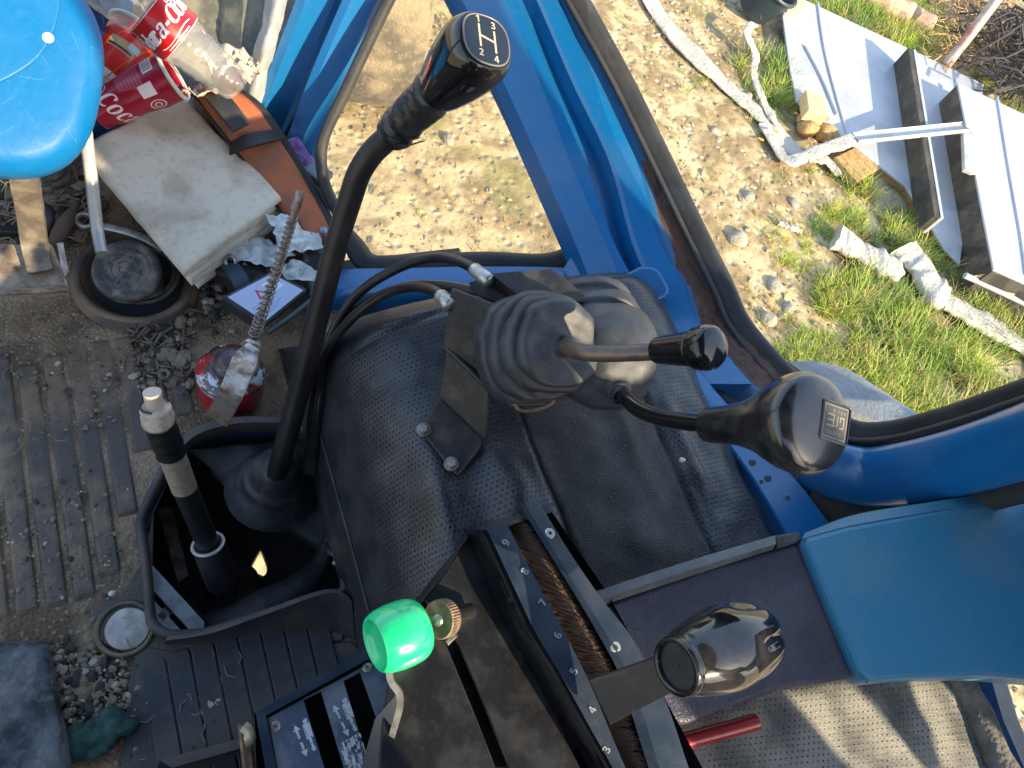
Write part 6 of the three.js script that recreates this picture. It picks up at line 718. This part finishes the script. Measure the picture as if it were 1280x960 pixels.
  // slotted lever plate with worn white markings
  const mPl = M({ map: worn([0.045, 0.065, 0.11], [0.26, 0.27, 0.28], 0.42, 293, 0.14, 24, 1024), roughness: 0.42, bumpMap: tFine, bumpScale: 0.0002 }), hp = 0.398;
  const slotA = [[377, 874], [403, 861], [440, 985], [411, 985]], slotB = [[427, 850], [452, 837], [500, 970], [468, 985]];
  obj('slot_plate', plate([[334, 897], [474, 822], [560, 990], [352, 990]].map(([x, y]) => Y(x, y, hp)), 0.005, 0.001, [slotA, slotB].map((l) => l.map(([x, y]) => Y(x, y, hp)))), mPl, t);
  obj('slot_well', plate([[340, 880], [474, 816], [560, 990], [352, 990]].map(([x, y]) => Y(x, y, 0.27)), 0.004, 0.001), M({ color: [0.004, 0.004, 0.004], roughness: 0.9 }), t);
  obj('plate_rim', sweep([[-0.0035, -0.005], [0.0035, -0.005], [0.0035, 0.004], [-0.0035, 0.004]], [[346, 1000], [326, 893], [398, 852], [474, 810]].map(([x, y]) => Y(x, y, hp)), UPY, 0, false), mStripM, t);
  for (const [x, y] of [[344, 908], [459, 834]]) obj('plate_screw', lathe([[0.001, 0.0008], [0.0028, 0.0012], [0.0036, 0]], Y(x, y, hp), UPY, 16), mSteel, t);
  const k4 = (l) => l.map(([x, y]) => Y(x, y, hp + 0.0005)); decal('arrow_mark', t, k4([[379, 951], [402, 940], [386, 888], [360, 902]]), 'arrow'); decal('arrow_mark', t, k4([[432, 926], [454, 916], [436, 862], [408, 876]]), 'arrow'); decal('worn_patch', t, k4([[440, 985], [470, 985], [450, 915], [424, 930]]), 'patch');
  settle(t); }
{ const t = thing('quadrant_lever', 'black flat throttle lever with glossy barrel knob across the numbered quadrant', 'throttle lever');
  obj('arm', plate(PT([[736, 851, 0.000548], [762, 907, 0.000548], [848, 862, 0.000535], [832, 818, 0.000535]]), 0.004, 0.001), mBlackPaint, t);
  const a = P(844, 834, 0.000500), b = P(958, 790, 0.000556), ax = b.clone().sub(a), L = ax.length(), R = [[0.0145, 0.035], [0.0150, 0.004], [0.0165, -0.004], [0.0182, 0.0], [0.0192, 0.035], [0.0194, 0.06], [0.0225, 0.17], [0.0260, 0.34], [0.0278, 0.5], [0.0268, 0.66], [0.0240, 0.82], [0.0200, 0.93], [0.0150, 0.985], [0.006, 1.0], [0.0005, 1.0]], g = lathe(soft(R, 5).map(([r, h]) => [r, h * L]), a, ax, 84, DIR.clone().negate());
  { const p = g.attributes.position, A = ax.clone().normalize(), [fx, , fz] = frameOf(ax, DIR.clone().negate()); for (let i = 0; i < p.count; i++) { const q = V().fromBufferAttribute(p, i), d = q.clone().sub(a), h = d.dot(A) / L; d.addScaledVector(A, -d.dot(A)); const an = Math.atan2(d.dot(fz), d.dot(fx)), c = Math.max(0, Math.cos(5 * an + 0.6)); q.addScaledVector(d, -0.17 * Math.pow(c, 1.4) * sm(0.5, 0.72, h)); p.setXYZ(i, q.x, q.y, q.z); } smoothN(g); }
  obj('knob', g, mKnobWorn2(), t); obj('knob_bore', lathe([[0.0005, 0.004], [0.0146, 0.003]], a, ax, 32), mRubber, t); settle(t); }
function mKnobWorn2() { return MP({ map: worn([0.008, 0.009, 0.011], [0.22, 0.19, 0.16], 0.10, 295, 0.09, 12), roughness: 0.08, clearcoat: 0.35, clearcoatRoughness: 0.04 }); }
{ const t = thing('hydraulic_lever', 'thin steel lever with bright green translucent knob over the slotted plate', 'lever');
  const a = P(468, 806, 0.000527), b = P(527, 783, 0.000548), ax = b.clone().sub(a), L = ax.length(), R = [[0.0005, 0.14], [0.010, 0.12], [0.0145, 0.03], [0.0168, 0.0], [0.0188, 0.03], [0.0212, 0.2], [0.0222, 0.5], [0.0214, 0.8], [0.0190, 0.95], [0.0160, 1.0], [0.010, 1.01], [0.0005, 1.01]];
  obj('knob', lathe(soft(R, 5).map(([r, h]) => [Math.max(0.0003, r), h * L]), a, ax, 56), MP({ color: [0.02, 0.68, 0.26], roughness: 0.22, transmission: 0.1, thickness: 0.02, ior: 1.45, attenuationColor: new THREE.Color(0.1, 0.9, 0.35), attenuationDistance: 0.03, clearcoat: 0.6 }), t);
  const mS = M({ map: worn([0.40, 0.37, 0.32], [0.2, 0.16, 0.12], 0.7, 297, 0.04, 12), metalness: 0.7, roughness: 0.32 });
  obj('stem', sweep([[-0.0022, -0.0012], [0.0022, -0.0012], [0.0022, 0.0012], [-0.0022, 0.0012]], PT([[486, 836, 0.000537], [489, 852, 0.000537], [499, 866, 0.000537], [500, 882, 0.000538], [490, 920, 0.000542], [474, 985, 0.00055]]), DIR.clone().negate(), 24, false), mS, t);
  obj('stem_blade', plate(PT([[497, 866, 0.000539], [468, 900, 0.000548], [444, 985, 0.00056], [474, 985, 0.000553], [494, 912, 0.000544]]), 0.002, 0.0005), M({ color: [0.17, 0.155, 0.145], metalness: 0.75, roughness: 0.28 }), t); settle(t); }
{ const t = thing('knurled_wheel', 'knurled rusty thumb wheel at the head of the console slit', 'thumb wheel'), a = P(558, 772, 0.000575), b = P(534, 779, 0.000555), ax = b.clone().sub(a), L = 0.0105, g = lathe([[0.0005, 0], [0.0128, 0], [0.0138, 0.0008], [0.0138, 0.0092], [0.0128, 0.0104], [0.0005, 0.0105]], a, ax, 168), A = ax.clone().normalize(), [fx, , fz] = frameOf(ax, DIR.clone().negate()), p = g.attributes.position;
  for (let i = 0; i < p.count; i++) { const q = V().fromBufferAttribute(p, i), d = q.clone().sub(a); d.addScaledVector(A, -d.dot(A)); if (d.length() > 0.0134) { const an = Math.atan2(d.dot(fz), d.dot(fx)); q.addScaledVector(d, -0.05 * (0.5 + 0.5 * Math.cos(an * 42))); p.setXYZ(i, q.x, q.y, q.z); } } g.computeVertexNormals();
  obj('wheel_body', g, M({ map: worn([0.15, 0.11, 0.085], [0.36, 0.23, 0.15], 0.8, 298, 0.03), metalness: 0.45, roughness: 0.5 }), t);
  obj('wheel_screw', lathe([[0.0005, 0.0028], [0.003, 0.0026], [0.0042, 0.001], [0.0046, 0]], a.clone().addScaledVector(A, L), ax, 20), mSteel, t); obj('wheel_spindle', tube([a.clone().addScaledVector(A, -0.03), a], 0.006, 4, 12), mBlackPaint, t);
  obj('wheel_stop', plate(PT([[556, 802, 0.00057], [566, 790, 0.00057], [572, 796, 0.00057], [560, 808, 0.00057]]), 0.006, 0.001), mSteel, t); settle(t); }
{ const t = thing('rusty_latch', 'narrow rusty latch tongue at the lower end of the slotted plate', 'latch'); obj('latch_tongue', plate(YT([[297, 905], [309, 905], [316, 930], [322, 985], [306, 985]], 0.36), 0.012, 0.002), M({ map: worn([0.12, 0.07, 0.04], [0.28, 0.19, 0.1], 0.9, 299, 0.05), roughness: 0.6, metalness: 0.3 }), t); obj('latch_tip', tube(YT([[304, 908], [311, 914], [313, 924], [306, 928]], 0.366), 0.004, 12, 10), M({ map: worn([0.58, 0.48, 0.3], [0.3, 0.2, 0.12], 0.6, 300, 0.03), roughness: 0.55 }), t); settle(t);
  tag(obj('rubber_skirt', loft([[Y(190, 975, 0.0), Y(200, 950, 0.06), Y(215, 960, 0.06)], [Y(290, 945, 0.0), Y(300, 922, 0.08), Y(316, 930, 0.08)], [Y(330, 905, 0.0), Y(326, 890, 0.3), Y(340, 900, 0.3)]], 12), mMatClean), 'black rubber skirt at the foot of the console by the latch', 'skirt'); }
// vinyl panels to the right of the console
{ const t = thing('armrest_panel', 'dark plum vinyl panel with grey trim behind the barrel knob', 'panel'), h = 0.385;
  const edge = [[730, 764], [880, 712], [996, 678], [1010, 686], [1042, 760], [1072, 848], [1022, 856], [985, 859], [930, 878], [852, 908], [820, 880], [760, 800]].map(([x, y]) => Y(x, y, h));
  obj('vinyl_face', plate(roundPoly(edge, [0.008, 0, 0.009, 0.008, 0, 0.009, 0.006, 0.006, 0, 0.009, 0, 0]), 0.03, 0.004), mPlum, t);
  obj('edge_trim', loft([[Y(726, 748, 0.36), Y(727, 745, h + 0.004), Y(732, 756, h + 0.008), Y(734, 763, h + 0.001)], [Y(860, 704, 0.36), Y(861, 701, h + 0.004), Y(864, 712, h + 0.008), Y(867, 719, h + 0.001)], [Y(968, 672, 0.36), Y(969, 669, h + 0.004), Y(970, 680, h + 0.008), Y(966, 687, h + 0.001)]], 16), M({ map: worn([0.06, 0.075, 0.085], [0.2, 0.2, 0.2], 0.4, 302, 0.2, 8), roughness: 0.45 }), t);
  obj('trim_end', plate([Y(969, 669, h + 0.005), Y(1000, 664, h + 0.003), Y(1004, 676, h + 0.003), Y(972, 686, h + 0.005)], 0.01, 0.002), mRubber, t); settle(t);
  const b = thing('blue_panel', 'smooth blue vinyl side panel below the door post', 'panel'), hb = (x) => 0.395, e2 = [[1003, 672], [1060, 657], [1150, 641], [1300, 616], [1330, 611], [1330, 855], [1300, 852], [1230, 846], [1150, 848], [1088, 853], [1072, 838], [1040, 762]];
  obj('vinyl_face', plate(roundPoly(e2.map(([x, y]) => Y(x, y, hb(x))), [0.010, 0, 0, 0, 0, 0, 0, 0, 0, 0.014, 0.012, 0]), 0.03, 0.005), mBlueVinyl, b);
  obj('top_roll', loft([[1003, 673], [1060, 657.5], [1150, 641.5], [1300, 617], [1330, 612]].map(([x, y], i) => [Y(x, y + 4, hb(x) - 0.004), Y(x, y, hb(x) - 0.001), Y(x + 3, y - (i ? 12 : 6), hb(x) - 0.007), Y(x + 3, y - (i ? 13 : 7), hb(x) - 0.06)]), 20), mBlueVinyl, b);
  obj('side_beading', tube([[1006, 674], [1040, 762], [1074, 842], [1084, 852]].map(([x, y]) => Y(x, y, 0.387)), 0.0022, 20, 8), mSeal, b); settle(b); }
{ const t = thing('wing_cushion', 'grey perforated vinyl pad lit by the sun under the blue panel', 'pad');
  const c = [Y(800, 880, 0.318), Y(1215, 820, 0.335), Y(1320, 1030, 0.325), Y(850, 1060, 0.30)];
  obj('vinyl_face', grid((u, v) => { const p = c[0].clone().multiplyScalar((1 - u) * (1 - v)).addScaledVector(c[1], u * (1 - v)).addScaledVector(c[2], u * v).addScaledVector(c[3], (1 - u) * v); p.y += 0.012 * Math.sin(u * Math.PI) + 0.004 * (fbm3(p.x * 20, p.z * 20, 5) - 0.5) - 0.05 * sm(0.93, 1, u) + 0.003 * Math.exp(-(((u - 0.62 - 0.1 * (v - 0.3)) / 0.012) ** 2)) + 0.002 * Math.exp(-(((u - 0.72 - 0.14 * (v - 0.3)) / 0.01) ** 2)); return p; }, 90, 60), mPerf2, t);
  obj('pad_base', plate(c.map((p) => V(p.x, p.y - 0.03, p.z)), 0.02, 0.004), mRubberDark, t); settle(t);
  tag(obj('red_tube', tube([Y(820, 936, 0.335), Y(946, 902, 0.352)], 0.0072, 6, 18), MP({ map: worn([0.42, 0.012, 0.02], [0.2, 0.02, 0.02], 0.4, 305, 0.04, 8), roughness: 0.35, clearcoat: 0.3 })), 'short red plastic tube lying on the grey perforated pad', 'tube');
  const f = thing('foam_seal', 'cracked grey foam seal strip with a steel edge beside the sunlit pad', 'seal strip'); obj('foam_roll', wob(tube([Y(1178, 822, 0.335), Y(1212, 872, 0.335), Y(1248, 950, 0.335), Y(1290, 1040, 0.335)], 0.0145, 24, 18), 0.002, 60, 4), M({ map: worn([0.13, 0.125, 0.11], [0.26, 0.24, 0.2], 0.7, 306, 0.08), roughness: 0.9, bumpMap: tDirtB, bumpScale: 0.002 }), f);
  obj('steel_edge', plate([Y(1196, 830, 0.31), Y(1236, 832, 0.31), Y(1256, 900, 0.31), Y(1300, 1000, 0.31), Y(1262, 1010, 0.31), Y(1232, 930, 0.31)], 0.012, 0.002), mBlueDark, f);
  obj('steel_flange', plate([Y(1226, 826, 0.27), Y(1252, 826, 0.27), Y(1274, 900, 0.27), Y(1320, 1000, 0.27), Y(1286, 1000, 0.27), Y(1246, 890, 0.27)], 0.012, 0.002), M({ map: worn([0.30, 0.31, 0.30], [0.2, 0.19, 0.17], 0.5, 307, 0.1), roughness: 0.5, metalness: 0.2 }), f); settle(f); }
settle(cab);
renderer.render(scene, camera);
